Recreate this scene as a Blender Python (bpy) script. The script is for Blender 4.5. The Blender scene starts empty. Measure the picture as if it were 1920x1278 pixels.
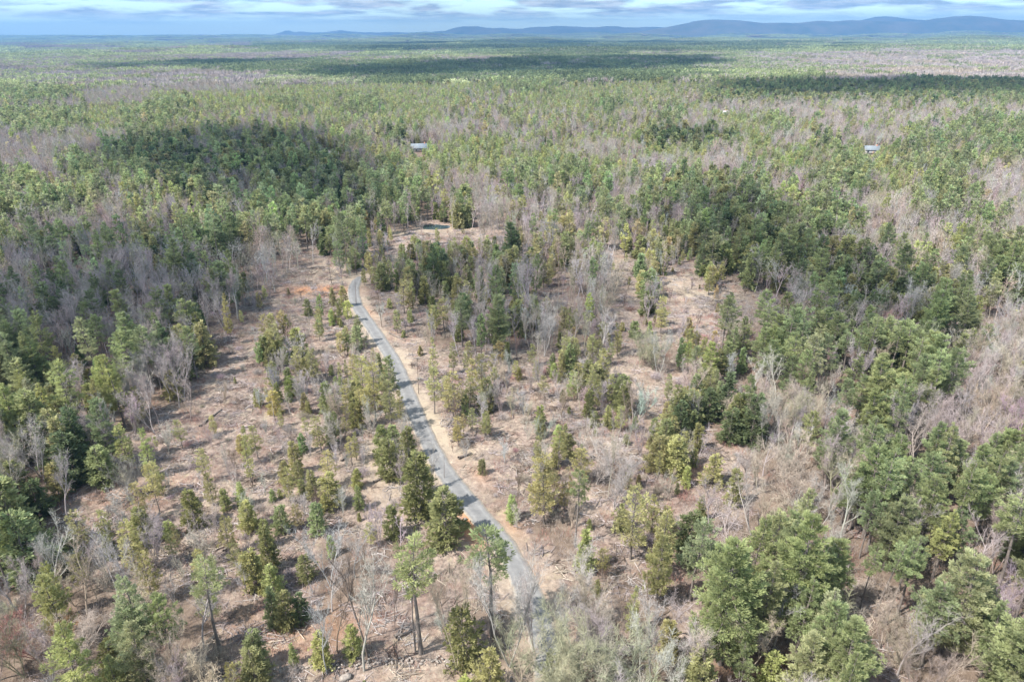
import bpy, math
import numpy as np
from mathutils import Matrix, Vector

PI = math.pi
rng = np.random.default_rng(11)
SC = bpy.context.scene
COL = SC.collection

# ------------------------------------------------------------------ camera, sky, sun, exposure
CAM_H = 75.0
PITCH = math.radians(24.08)
ROLL = math.radians(0.36)
FPX = 1280.0                      # focal length in pixels of the 1920 px wide photograph
cam_data = bpy.data.cameras.new('camera')
cam_data.sensor_width = 36.0
cam_data.lens = 24.0
cam_data.clip_start = 1.0
cam_data.clip_end = 60000.0
cam = bpy.data.objects.new('camera', cam_data)
COL.objects.link(cam)
CM = Matrix.Rotation(PI / 2 - PITCH, 4, 'X') @ Matrix.Rotation(-ROLL, 4, 'Z')
CM.translation = Vector((0, 0, CAM_H))
cam.matrix_world = CM
SC.camera = cam

SUN_EL = math.radians(53)
SUN_AZ = math.radians(240)        # clockwise from the direction the camera looks in
SUN_V = np.array([math.sin(SUN_AZ) * math.cos(SUN_EL), math.cos(SUN_AZ) * math.cos(SUN_EL), math.sin(SUN_EL)])
SUN_STRENGTH = 2.9
SKY_STRENGTH = 0.15
EXPOSURE = 2.03

SC.view_settings.view_transform = 'Standard'
SC.view_settings.look = 'None'
SC.view_settings.gamma = 1.0
SC.view_settings.use_curve_mapping = False
SC.view_settings.exposure = EXPOSURE
SC.render.engine = 'CYCLES'
SC.cycles.max_bounces = 6
SC.cycles.diffuse_bounces = 4
SC.cycles.transparent_max_bounces = 24
SC.cycles.volume_bounces = 0
SC.cycles.use_denoising = True

world = bpy.data.worlds.new('World')
SC.world = world
world.use_nodes = True
wn, wl = world.node_tree.nodes, world.node_tree.links
wn.clear()


def N(nodes, typ, **kw):
    n = nodes.new(typ)
    for k, v in kw.items():
        if k == 'inp':
            for kk, vv in v.items():
                n.inputs[kk].default_value = vv
        else:
            setattr(n, k, v)
    return n


w_out = N(wn, 'ShaderNodeOutputWorld')
w_bg = N(wn, 'ShaderNodeBackground')
w_bg.inputs['Strength'].default_value = SKY_STRENGTH
sky = N(wn, 'ShaderNodeTexSky', sky_type='NISHITA', sun_disc=False)
sky.sun_elevation = SUN_EL
sky.sun_rotation = SUN_AZ
sky.altitude = 100
sky.air_density = 1.0
sky.dust_density = 0.4
sky.ozone_density = 2.0
# a high layer of broken cloud, laid out on the plane it floats in (direction divided by its height)
geo = N(wn, 'ShaderNodeTexCoord')
sep = N(wn, 'ShaderNodeSeparateXYZ')
wl.new(geo.outputs['Generated'], sep.inputs[0])
zc = N(wn, 'ShaderNodeMath', operation='MAXIMUM', inp={1: 0.004})
wl.new(sep.outputs['Z'], zc.inputs[0])
zo = N(wn, 'ShaderNodeMath', operation='ADD', inp={1: 0.10})
wl.new(zc.outputs[0], zo.inputs[0])
dx = N(wn, 'ShaderNodeMath', operation='DIVIDE')
dy = N(wn, 'ShaderNodeMath', operation='DIVIDE')
wl.new(sep.outputs['X'], dx.inputs[0]); wl.new(zo.outputs[0], dx.inputs[1])
wl.new(sep.outputs['Y'], dy.inputs[0]); wl.new(zo.outputs[0], dy.inputs[1])
cmb = N(wn, 'ShaderNodeCombineXYZ')
wl.new(dx.outputs[0], cmb.inputs[0]); wl.new(dy.outputs[0], cmb.inputs[1])
cn = N(wn, 'ShaderNodeTexNoise', inp={'Scale': 1.15, 'Detail': 9.0, 'Roughness': 0.56, 'Distortion': 0.3})
wl.new(cmb.outputs[0], cn.inputs['Vector'])
cr = N(wn, 'ShaderNodeValToRGB')
cr.color_ramp.elements[0].position = 0.42
cr.color_ramp.elements[1].position = 0.54
wl.new(cn.outputs['Fac'], cr.inputs[0])
fade = N(wn, 'ShaderNodeMapRange', inp={'From Min': 0.012, 'From Max': 0.028, 'To Min': 0.0, 'To Max': 0.95})
wl.new(sep.outputs['Z'], fade.inputs['Value'])
fade2 = N(wn, 'ShaderNodeMapRange', inp={'From Min': 0.10, 'From Max': 0.25, 'To Min': 1.0, 'To Max': 0.12})
wl.new(sep.outputs['Z'], fade2.inputs['Value'])
cf0 = N(wn, 'ShaderNodeMath', operation='MULTIPLY')
wl.new(fade.outputs[0], cf0.inputs[0]); wl.new(fade2.outputs[0], cf0.inputs[1])
cf = N(wn, 'ShaderNodeMath', operation='MULTIPLY')
wl.new(cr.outputs[0], cf.inputs[0]); wl.new(cf0.outputs[0], cf.inputs[1])
cn2 = N(wn, 'ShaderNodeTexNoise', inp={'Scale': 2.8, 'Detail': 6.0, 'Roughness': 0.6})
wl.new(cmb.outputs[0], cn2.inputs['Vector'])
cr2 = N(wn, 'ShaderNodeValToRGB')
cr2.color_ramp.elements[0].position = 0.42
cr2.color_ramp.elements[0].color = (0.90, 1.06, 1.33, 1)
cr2.color_ramp.elements[1].position = 0.62
cr2.color_ramp.elements[1].color = (1.80, 1.88, 1.98, 1)
wl.new(cn2.outputs['Fac'], cr2.inputs[0])
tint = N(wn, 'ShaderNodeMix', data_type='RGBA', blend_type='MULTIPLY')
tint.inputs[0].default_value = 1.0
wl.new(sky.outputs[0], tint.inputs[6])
tr_ = N(wn, 'ShaderNodeValToRGB')               # bluer towards the horizon, tinted warm overhead to warm the fill light
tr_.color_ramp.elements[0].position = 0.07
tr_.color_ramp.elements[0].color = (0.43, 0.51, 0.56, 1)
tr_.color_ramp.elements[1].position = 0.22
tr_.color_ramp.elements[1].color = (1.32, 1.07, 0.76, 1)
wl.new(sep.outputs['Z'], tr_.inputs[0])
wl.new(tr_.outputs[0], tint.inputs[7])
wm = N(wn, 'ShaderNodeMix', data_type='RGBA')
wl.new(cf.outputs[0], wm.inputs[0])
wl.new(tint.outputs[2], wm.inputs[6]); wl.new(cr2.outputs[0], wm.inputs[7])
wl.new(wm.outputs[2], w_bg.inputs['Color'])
wl.new(w_bg.outputs[0], w_out.inputs['Surface'])

sun_d = bpy.data.lights.new('sun', 'SUN')
sun_d.energy = SUN_STRENGTH
sun_d.angle = math.radians(0.6)
sun_d.color = (1.0, 0.95, 0.88)
sun = bpy.data.objects.new('sun', sun_d)
COL.objects.link(sun)
sun.rotation_euler = Vector(SUN_V).to_track_quat('Z', 'Y').to_euler()

# ------------------------------------------------------------------ projection helpers (photo pixels 1920 x 1278)
R3 = np.array(CM.to_3x3())


def ray(px, py):
    d = np.array([(px - 960.0) / FPX, (639.0 - py) / FPX, -1.0])
    return R3 @ d


def noise2(x, y, seed, wave, octaves=3):
    r = np.random.default_rng(seed)
    out = 0.0
    amp = 1.0
    tot = 0.0
    for _ in range(octaves):
        for _k in range(5):
            a = r.uniform(0, 2 * PI)
            w = wave * r.uniform(0.7, 1.4)
            out = out + amp * np.sin((x * math.cos(a) + y * math.sin(a)) * 2 * PI / w + r.uniform(0, 6.28))
        tot += amp * 2.2
        amp *= 0.5
        wave *= 0.47
    return out / tot


def sstep(a, b, x):
    t = np.clip((x - a) / (b - a), 0, 1)
    return t * t * (3 - 2 * t)


def height(x, y):
    x = np.asarray(x, float); y = np.asarray(y, float)
    r = np.sqrt(x * x + y * y)
    a = 7.0 * sstep(380, 1500, r) + 26.0 * sstep(2500, 12000, r)
    return a * noise2(x, y, 5, 1500.0, 2) + 85.0 * sstep(9000, 17500, r)


def at(px, py):
    d = ray(px, py)
    z = 0.0
    for _ in range(12):
        t = (z - CAM_H) / d[2]
        z = float(height(d[0] * t, d[1] * t))
    t = (z - CAM_H) / d[2]
    return d[0] * t, d[1] * t


def project(x, y, z):
    v = np.stack([np.asarray(x, float), np.asarray(y, float), np.asarray(z, float) - CAM_H], -1) @ R3
    dep = np.maximum(-v[..., 2], 0.01)
    return 960 + FPX * v[..., 0] / dep, 639 - FPX * v[..., 1] / dep, -v[..., 2]


def tree_height(bx, by, ty):
    x, y = at(bx, by)
    d = ray(bx, ty)
    t = y / d[1]
    return x, y, CAM_H + d[2] * t


# ------------------------------------------------------------------ object helpers
def tag(o, label=None, cat=None, group=None, kind=None):
    if label: o['label'] = label
    if cat: o['category'] = cat
    if group: o['group'] = group
    if kind: o['kind'] = kind
    return o


def link(name, me, parent=None):
    o = bpy.data.objects.new(name, me)
    COL.objects.link(o)
    if parent is not None:
        o.parent = parent
    return o


def np_mesh(name, V, F, mats, mi=None, var=None, smooth=False):
    """V (n,3); F list of arrays of faces (each (m,k)); mi list of material index per array."""
    me = bpy.data.meshes.new(name)
    V = np.asarray(V, np.float32)
    me.vertices.add(len(V))
    me.vertices.foreach_set('co', V.ravel())
    loops = np.concatenate([f.ravel() for f in F]).astype(np.int32)
    sizes = np.concatenate([np.full(len(f), f.shape[1]) for f in F]).astype(np.int32)
    starts = np.concatenate([[0], np.cumsum(sizes)[:-1]]).astype(np.int32)
    me.loops.add(len(loops))
    me.loops.foreach_set('vertex_index', loops)
    me.polygons.add(len(sizes))
    me.polygons.foreach_set('loop_start', starts)
    try:
        me.polygons.foreach_set('loop_total', sizes)
    except Exception:
        pass
    for m in mats:
        me.materials.append(m)
    if mi is not None:
        idx = np.concatenate([np.full(len(f), k) for f, k in zip(F, mi)]).astype(np.int32)
        me.polygons.foreach_set('material_index', idx)
    if var is not None:
        a = me.attributes.new('var', 'FLOAT', 'POINT')
        a.data.foreach_set('value', np.asarray(var, np.float32))
    me.update(calc_edges=True)
    me.validate()
    if smooth:
        me.polygons.foreach_set('use_smooth', np.ones(len(sizes), bool))
    return me


class Geo:
    """collects vertices and faces of one mesh; material index 0 is wood, 1 foliage"""
    def __init__(self):
        self.V = []; self.F = []; self.M = []; self.A = []; self.n = 0

    def add(self, V, F, m=0, var=1.0):
        V = np.asarray(V, float).reshape(-1, 3)
        self.V.append(V)
        self.F.append(np.asarray(F, int) + self.n)
        self.M.append(m)
        self.A.append(np.full(len(V), var) if np.isscalar(var) else np.asarray(var, float))
        self.n += len(V)

    def tube(self, P, Rr, sides=6, m=0, var=1.0, cap=True):
        P = np.asarray(P, float)
        k = len(P)
        T = np.gradient(P, axis=0)
        T /= np.linalg.norm(T, axis=1)[:, None] + 1e-9
        ref = np.array([0.0, 0, 1]) if abs(T[0][2]) < 0.8 else np.array([1.0, 0, 0])
        A = np.cross(T, ref); A /= np.linalg.norm(A, axis=1)[:, None] + 1e-9
        B = np.cross(T, A)
        th = np.arange(sides) * 2 * PI / sides
        ring = (np.cos(th)[None, :, None] * A[:, None, :] + np.sin(th)[None, :, None] * B[:, None, :]) * np.asarray(Rr, float)[:, None, None] + P[:, None, :]
        i = np.arange(k - 1)[:, None] * sides
        j = np.arange(sides)[None, :]
        j2 = (j + 1) % sides
        F = np.stack([i + j, i + j2, i + sides + j2, i + sides + j], -1).reshape(-1, 4)
        self.add(ring.reshape(-1, 3), F, m, var)

    def box(self, a, b, m=0, rot=0.0, org=(0, 0, 0)):
        x0, y0, z0 = a; x1, y1, z1 = b
        V = np.array([[x0, y0, z0], [x1, y0, z0], [x1, y1, z0], [x0, y1, z0], [x0, y0, z1], [x1, y0, z1], [x1, y1, z1], [x0, y1, z1]], float)
        F = np.array([[0, 3, 2, 1], [4, 5, 6, 7], [0, 1, 5, 4], [1, 2, 6, 5], [2, 3, 7, 6], [3, 0, 4, 7]])
        self.add(V, F, m)

    def blades(self, C, D, L, W, n, spread, r, var):
        """needle tufts: n narrow diamonds from every centre C along D"""
        K = len(C)
        if K == 0:
            return
        C = np.repeat(C, n, 0); D = np.repeat(D, n, 0)
        L = np.repeat(L, n) * r.uniform(0.6, 1.25, K * n)
        var = np.repeat(var, n) * r.uniform(0.88, 1.12, K * n)
        U = r.normal(size=(K * n, 3))
        U /= np.linalg.norm(U, axis=1)[:, None]
        d = D + U * spread
        d /= np.linalg.norm(d, axis=1)[:, None] + 1e-9
        s = np.cross(d, r.normal(size=(K * n, 3)))
        s /= np.linalg.norm(s, axis=1)[:, None] + 1e-9
        w = (L * W)[:, None]
        b = C + U * (L * 0.25)[:, None]
        V = np.stack([b, b + d * (L * 0.5)[:, None] + s * w, b + d * L[:, None], b + d * (L * 0.5)[:, None] - s * w], 1).reshape(-1, 3)
        self.add(V, np.arange(K * n * 4).reshape(-1, 4), 1, np.repeat(var, 4))

    def strips(self, P0, P1, w, r, m=1, var=1.0):
        d = P1 - P0
        s = np.cross(d, r.normal(size=d.shape))
        s /= np.linalg.norm(s, axis=1)[:, None] + 1e-9
        s *= np.asarray(w).reshape(-1, 1)
        V = np.stack([P0 - s, P0 + s, P1 + s * 0.25, P1 - s * 0.25], 1).reshape(-1, 3)
        self.add(V, np.arange(len(P0) * 4).reshape(-1, 4), m, var)

    def mesh(self, name, mats, only=None, smooth=False):
        if only is None:
            sel = range(len(self.V))
        else:
            sel = [i for i in range(len(self.V)) if self.M[i] == only]
        V = []; F = []; M = []; A = []; n = 0; off = 0
        starts = np.cumsum([0] + [len(v) for v in self.V])
        byk = {}
        for i in sel:
            V.append(self.V[i]); A.append(self.A[i])
            f = self.F[i] - starts[i] + n
            byk.setdefault((f.shape[1], self.M[i] if only is None else 0), []).append(f)
            n += len(self.V[i])
        F = [np.concatenate(v) for v in byk.values()]
        M = [k[1] for k in byk]
        return np_mesh(name, np.concatenate(V), F, mats, M, np.concatenate(A), smooth)


# ------------------------------------------------------------------ materials
def new_mat(name):
    m = bpy.data.materials.new(name)
    m.use_nodes = True
    m.node_tree.nodes.clear()
    return m, m.node_tree.nodes, m.node_tree.links


def tone_mat(name, translucent, use_var=True, noise=0.0):
    """colour comes from each tree's own tone, varied from clump to clump"""
    m, n, l = new_mat(name)
    out = N(n, 'ShaderNodeOutputMaterial')
    a = N(n, 'ShaderNodeAttribute', attribute_type='INSTANCER', attribute_name='tone')
    v = N(n, 'ShaderNodeAttribute', attribute_type='GEOMETRY', attribute_name='var')
    mx = N(n, 'ShaderNodeVectorMath', operation='SCALE')
    l.new(a.outputs['Color'], mx.inputs[0]); l.new(v.outputs['Fac'], mx.inputs['Scale'])
    d = N(n, 'ShaderNodeBsdfDiffuse')
    l.new(mx.outputs[0], d.inputs['Color'])
    if translucent > 0:
        t = N(n, 'ShaderNodeBsdfTranslucent')
        l.new(mx.outputs[0], t.inputs['Color'])
        s = N(n, 'ShaderNodeMixShader', inp={0: translucent})
        l.new(d.outputs[0], s.inputs[1]); l.new(t.outputs[0], s.inputs[2])
        l.new(s.outputs[0], out.inputs['Surface'])
    else:
        l.new(d.outputs[0], out.inputs['Surface'])
    return m


def flat_mat(name, col, col2=None, scale=3.0, rough=0.9, bump=0.0, coord='Object'):
    m, n, l = new_mat(name)
    out = N(n, 'ShaderNodeOutputMaterial')
    b = N(n, 'ShaderNodeBsdfPrincipled', inp={'Roughness': rough})
    tc = N(n, 'ShaderNodeTexCoord')
    no = N(n, 'ShaderNodeTexNoise', inp={'Scale': scale, 'Detail': 6.0, 'Roughness': 0.65})
    l.new(tc.outputs[coord], no.inputs['Vector'])
    r = N(n, 'ShaderNodeValToRGB')
    r.color_ramp.elements[0].position = 0.35
    r.color_ramp.elements[1].position = 0.65
    r.color_ramp.elements[0].color = (*col, 1)
    r.color_ramp.elements[1].color = (*(col2 or [c * 1.25 for c in col]), 1)
    l.new(no.outputs['Fac'], r.inputs[0])
    l.new(r.outputs[0], b.inputs['Base Color'])
    if bump:
        bp = N(n, 'ShaderNodeBump', inp={'Strength': bump, 'Distance': 0.05})
        l.new(no.outputs['Fac'], bp.inputs['Height']); l.new(bp.outputs[0], b.inputs['Normal'])
    l.new(b.outputs[0], out.inputs['Surface'])
    return m


M_NEEDLE = tone_mat('needle_foliage', 0.55)
M_TWIG = tone_mat('bare_twigs', 0.0)
M_BARK = flat_mat('pine_bark', (0.10, 0.083, 0.074), (0.17, 0.145, 0.13), 2.0)
M_LOG = flat_mat('weathered_wood', (0.07, 0.055, 0.048), (0.19, 0.16, 0.135), 4.0)
M_STONE = flat_mat('grey_stone', (0.12, 0.105, 0.095), (0.30, 0.26, 0.225), 2.5, 0.9, 0.6)

# ------------------------------------------------------------------ what grows where, far dark bands also painting in cloud shade: read off the photograph, row by row, 40 px columns
ROWS = [
    (66, "pppppppppppppppppppppppppppppppppppppppppppppppp"),
    (80, "mmmmmmmmmmmffddddddddmdddddddddddddddpdpppmmmpmm"),
    (96, "mmmmmmmmbbbbbbbmmmmmmmmdddddddmdmmmbmbbbbbbbbbbb"),
    (115, "bbbmmpmmddddddddddddddddddddddddddmmmmmbbbbbbbbb"),
    (135, "mmmmbbbbbbbbbbbddddddddddddddddddpppppbbbbbbbbbb"),
    (155, "pppmmbbbbbbbyyyyyyyyyyypppyyyyyyyydddddddddddddd"),
    (175, "pppmbbbyyyyyyyyyyyyyyymmyyyyyyyymdddddddddddddpp"),
    (195, "mbbbyyyppyyyypyyppyyymmmyyyypymmymbbbbmbbmmmbmmm"),
    (215, "ppppyypppmmmbmmyyyyyymmmmmmyymmpbyyyybbmbmbbmbmb"),
    (235, "pppyyyppmmmmmmmmmmymbbmbmmmmmyyybbyypmmbmymmmppp"),
    (255, "bbbbbbpdmbdkdmkmmmdbbyyybmyyyyddddyybbdmbbmppyyp"),
    (275, "bbbbbddddkdddddbmmmyyyyyyyybbbyyybbyyyyyyypyyypp"),
    (300, "bbbpypddddddddddmmmyyyyyyyyyyybbbbbmyyypyyypppmm"),
    (330, "ppmypmpmdddbdddddpppmbbmppppmbpdpdmmmmpppyyypbbb"),
    (370, "ppppmbmmmypmppppdppmmdbbbbmmpmpmpddpmmpmbbbpppbb"),
    (410, "bbbbbbmmyypmpppdpo.....ommsmmmsspddddpppbmbbbmmb"),
    (450, "ppdpdpddpppmbb..po.oossnnsnn..ssodddddbbbpbbmbby"),
    (490, "kkkkkkkkkkbbb...oonndnnndnnbb.s..sdddddddbmmmppp"),
    (530, "kkkkkkkkkkps.......nnnnkk..bb.s.....bddddddpmbpp"),
    (570, "kkkkkkkkkkk....o..o.nnknsbob..o......bkkddbddbbb"),
    (610, "kkkkkkkkkd..ss.oo...bkkkbbobo...oommmbbbbbdppmbb"),
    (650, "ppkkpykkdd..sssoos...o.ooosso.bbyypppppppppbbmbb"),
    (690, "ppyyyykkd....ss.oos...sooooss.oosspbppmppmpppbbb"),
    (730, "yyyyymkkk...ooosssoo.ssoooosss.osdsbbmbmmppppmbb"),
    (770, "yyymmbs......oosssoo.oo.oo.ooo.sddmbbbbpppmppbbb"),
    (810, "bmddmmo.o.oo.sooo.ss....oooo.osso..dbbmbpppmbbbb"),
    (850, "bbddmmoo.oo..so.o.ss.....oo.bos.oo.mmbmbppmmbbpp"),
    (890, "bdd.....ooss.ooso.os....ooo.b..o.ob.bmbbpppppmpp"),
    (930, "pdd...sooo.ososo..ss....oooo.oo..o.bbbmbppppmppp"),
    (970, "ddd..sosoossso.o.oso.....bp.oooo.bbmpbbbppmppppp"),
    (1010, "dd.osssoooo.os.bb.p....p..p.o.obppppppbbppmppppp"),
    (1050, "m.bossbooo.so..bbb..........b.s.ppppppppbmppmmpp"),
    (1090, "bbbbmmbspb.o...bb...b......b.mmb.ppppppp.bbm.ppp"),
    (1130, "bbmbbmbbppsms..b......bb...b.mmm.ppppppb.bbm.ppp"),
    (1170, "bpmbpmmbbb.oo..b......sb...bb.bs.pppbbb.bbb.pppm"),
    (1210, "bbbbmpppm..sosoo......sbbbbbbbmpppbbpppbb.bpbppp"),
    (1250, "bbbdmpppbb...........obbbbbbbbbbmmymbppp...bbppp"),
]
for _y, _s in ROWS:
    assert len(_s) == 48, (_y, len(_s))
ROW_Y = np.array([r[0] for r in ROWS])
CODES = np.array([[ord(c) for c in r[1]] for r in ROWS])


def cover(px, py, jit=None):
    px = np.asarray(px, float); py = np.asarray(py, float)
    if jit is not None:
        px = px + jit[0] * 16
        py = py + jit[1] * np.minimum(12, 2 + (np.maximum(py, 66) - 66) * 0.06)
    c = np.clip((px // 40).astype(int), 0, 47)
    r = np.clip(np.searchsorted(ROW_Y, py, side='right') - 1, 0, len(ROWS) - 1)
    return CODES[r, c]


# ------------------------------------------------------------------ the road and other fixed places
ROAD_PX = [(676, 519, 1.3), (668, 528, 1.9), (663, 545, 2.1), (669, 572, 2.1), (690, 604, 2.1), (712, 636, 2.1), (738, 677, 2.1), (757, 720, 2.1), (780, 777, 2.1),
           (804, 830, 2.1), (832, 881, 2.1), (868, 928, 2.15), (904, 972, 2.15), (936, 1010, 2.15), (968, 1062, 2.15), (990, 1110, 2.2), (1008, 1155, 2.2), (1020, 1200, 2.2), (1028, 1245, 2.2), (1030, 1300, 2.2), (1025, 1400, 2.2), (1005, 1600, 2.2)]
_rp = np.array([at(a, b) for a, b, _ in ROAD_PX])
_rw = np.array([w for *_x, w in ROAD_PX]) * .92


def catmull(P, n=10):
    P = np.vstack([2 * P[0] - P[1], P, 2 * P[-1] - P[-2]])
    out = []
    for i in range(1, len(P) - 2):
        for t in np.arange(n) / n:
            a, b, c, d = P[i - 1], P[i], P[i + 1], P[i + 2]
            out.append(0.5 * ((2 * b) + (c - a) * t + (2 * a - 5 * b + 4 * c - d) * t * t + (3 * b - a - 3 * c + d) * t ** 3))
    out.append(P[-2])
    return np.array(out)


ROAD = catmull(np.column_stack([_rp, _rw]), 12)


def road_dist(x, y):
    x = np.asarray(x, float).ravel(); y = np.asarray(y, float).ravel()
    best = np.full(len(x), 1e9)
    near = (np.abs(x) < 140) & (y < 330)
    xn, yn = x[near], y[near]
    b = np.full(len(xn), 1e9)
    for p in ROAD[::3]:
        b = np.minimum(b, (xn - p[0]) ** 2 + (yn - p[1]) ** 2)
    best[near] = b
    return np.sqrt(best)


def poly_mask(x, y, P):
    P = np.asarray(P)
    inside = np.zeros(len(x), bool)
    j = len(P) - 1
    for i in range(len(P)):
        xi, yi = P[i]; xj, yj = P[j]
        hit = ((yi > y) != (yj > y)) & (x < (xj - xi) * (y - yi) / (yj - yi + 1e-12) + xi)
        inside ^= hit
        j = i
    return inside


HOUSES = [  # px, py, length, depth, eaves, turn, label, kind
    (788, 284, 15, 8, 3.0, 0.18, 'pale'), (1634, 288, 10, 7, 3.0, -0.2, 'pale'), (1356, 222, 9, 7, 5.0, 0.5, 'tall'),
    (622, 297, 15, 7, 2.6, -0.1, 'brown'), (1746, 268, 11, 8, 3.0, 0.2, 'low')]
HOUSE_XY = [at(h[0], h[1]) for h in HOUSES]
POND_C = at(817, 424)

# ------------------------------------------------------------------ ground, one sheet out to the horizon
def gauss(x, y, cx, cy, sx, sy, rot=0.0):
    c, s = math.cos(rot), math.sin(rot)
    u = (x - cx) * c + (y - cy) * s
    v = -(x - cx) * s + (y - cy) * c
    return np.exp(-(u / sx) ** 2 - (v / sy) ** 2)


ORANGE = [((598, 545), 9.0, 4.0, 0.0, 1.5), ((690, 585), 2.0, 6.0, 0.4, .3), ((884, 985), 1.9, 4.6, 0.3, 1.5), ((960, 985), 1.6, 4, 0.35, .3), ((1000, 1075), 1.4, 3, 0.3, .3),
          ((1290, 880), 3.0, 2.0, 0.2, .6), ((900, 890), 1.6, 3, 0.5, .35), ((1270, 1010), 4, 3, 0, .4), ((250, 930), 7, 4, 0, .3), ((570, 1180), 9, 4, 0, .35), ((1440, 1270), 7, 3, 0, .4)]
PALE = [((788, 286), 16, 7, 0, 1.6), ((1634, 290), 12, 6, 0, 1.3), ((1746, 270), 10, 6, 0, 1.2), ((760, 436), 26, 5, 0.05, .8), ((1180, 505), 26, 7, -0.5, .8), ((1300, 555), 20, 7, -0.35, .9), ((640, 500), 9, 22, 0, .7), ((1150, 700), 4, 30, 0.3, .7),
        ((790, 760), 3, 22, 0.45, .8), ((700, 860), 4, 14, 0.2, .8), ((760, 930), 3, 9, 0.3, .6), ((830, 820), 3, 9, 0.4, .6), ((310, 1030), 4, 2, 0, .5), ((910, 1270), 12, 2, 0, .6)]


def build_ground():
    na = 760
    ang = np.linspace(-PI * 0.40, PI * 0.40, na)          # round the direction the camera looks in
    r1 = np.geomspace(20, 900, 460)
    r2 = np.geomspace(900, 20000, 200)[1:]
    rr = np.concatenate([r1, r2])
    A, Rg = np.meshgrid(ang, rr)
    X = (np.sin(A) * Rg).ravel(); Y = (np.cos(A) * Rg - 12).ravel()
    Z = height(X, Y)
    rd = road_dist(X, Y)
    near = Rg.ravel() < 420
    bump = np.zeros_like(Z)
    xs, ys = X[near], Y[near]
    bump[near] = 0.14 * noise2(xs, ys, 31, 9.0, 3) + 0.10 * noise2(xs, ys, 77, 2.4, 2)
    bump *= sstep(3.0, 7.0, rd) * (1 - sstep(330, 400, Rg.ravel()))
    pd = np.hypot((X - POND_C[0]) / 1.6, Y - POND_C[1])
    Z = Z + bump - 0.9 * (1 - sstep(2.6, 5.5, pd))
    px, py, dep = project(X, Y, Z)
    code = cover(px, py)
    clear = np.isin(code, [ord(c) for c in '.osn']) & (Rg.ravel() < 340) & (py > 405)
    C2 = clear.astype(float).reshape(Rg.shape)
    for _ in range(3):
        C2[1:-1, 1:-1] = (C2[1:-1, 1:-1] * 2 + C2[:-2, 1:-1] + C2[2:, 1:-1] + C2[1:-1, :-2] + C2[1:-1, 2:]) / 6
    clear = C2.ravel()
    orange = np.zeros_like(Z); pale = np.zeros_like(Z)
    for (c, sx, sy, ro, k) in ORANGE:
        gx, gy = at(*c)
        orange[near] += k * gauss(xs, ys, gx, gy, sx, sy, ro)
    for (c, sx, sy, ro, k) in PALE:
        gx, gy = at(*c)
        pale[near] += k * gauss(xs, ys, gx, gy, sx, sy, ro)
    verge = np.exp(-((rd - 3.0) / 1.9) ** 2) * (.45 + .45 * noise2(X, Y, 301, 13.0, 3))
    pale = np.maximum(pale, verge)
    field = (code == ord('f')).astype(float)
    for (fx, fy, sx, sy) in [(1290, 73, 500, 300), (1180, 77, 500, 160), (470, 95, 160, 50), (1000, 79, 500, 120), (700, 88, 300, 60)]:
        gx, gy = at(fx, fy)
        field = np.maximum(field, gauss(X, Y, gx, gy, sx, sy))
    V = np.column_stack([X, Y, Z])
    i = np.arange(len(rr) - 1)[:, None] * na
    j = np.arange(na - 1)[None, :]
    F = np.stack([i + j, i + na + j, i + na + j + 1, i + j + 1], -1).reshape(-1, 4)[:, ::-1]
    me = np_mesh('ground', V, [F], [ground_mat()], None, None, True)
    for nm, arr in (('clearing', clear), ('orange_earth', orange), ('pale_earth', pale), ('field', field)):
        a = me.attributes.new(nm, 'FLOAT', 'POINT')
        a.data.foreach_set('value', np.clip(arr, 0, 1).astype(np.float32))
    o = link('ground', me)
    tag(o, kind='structure')
    return o


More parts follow.
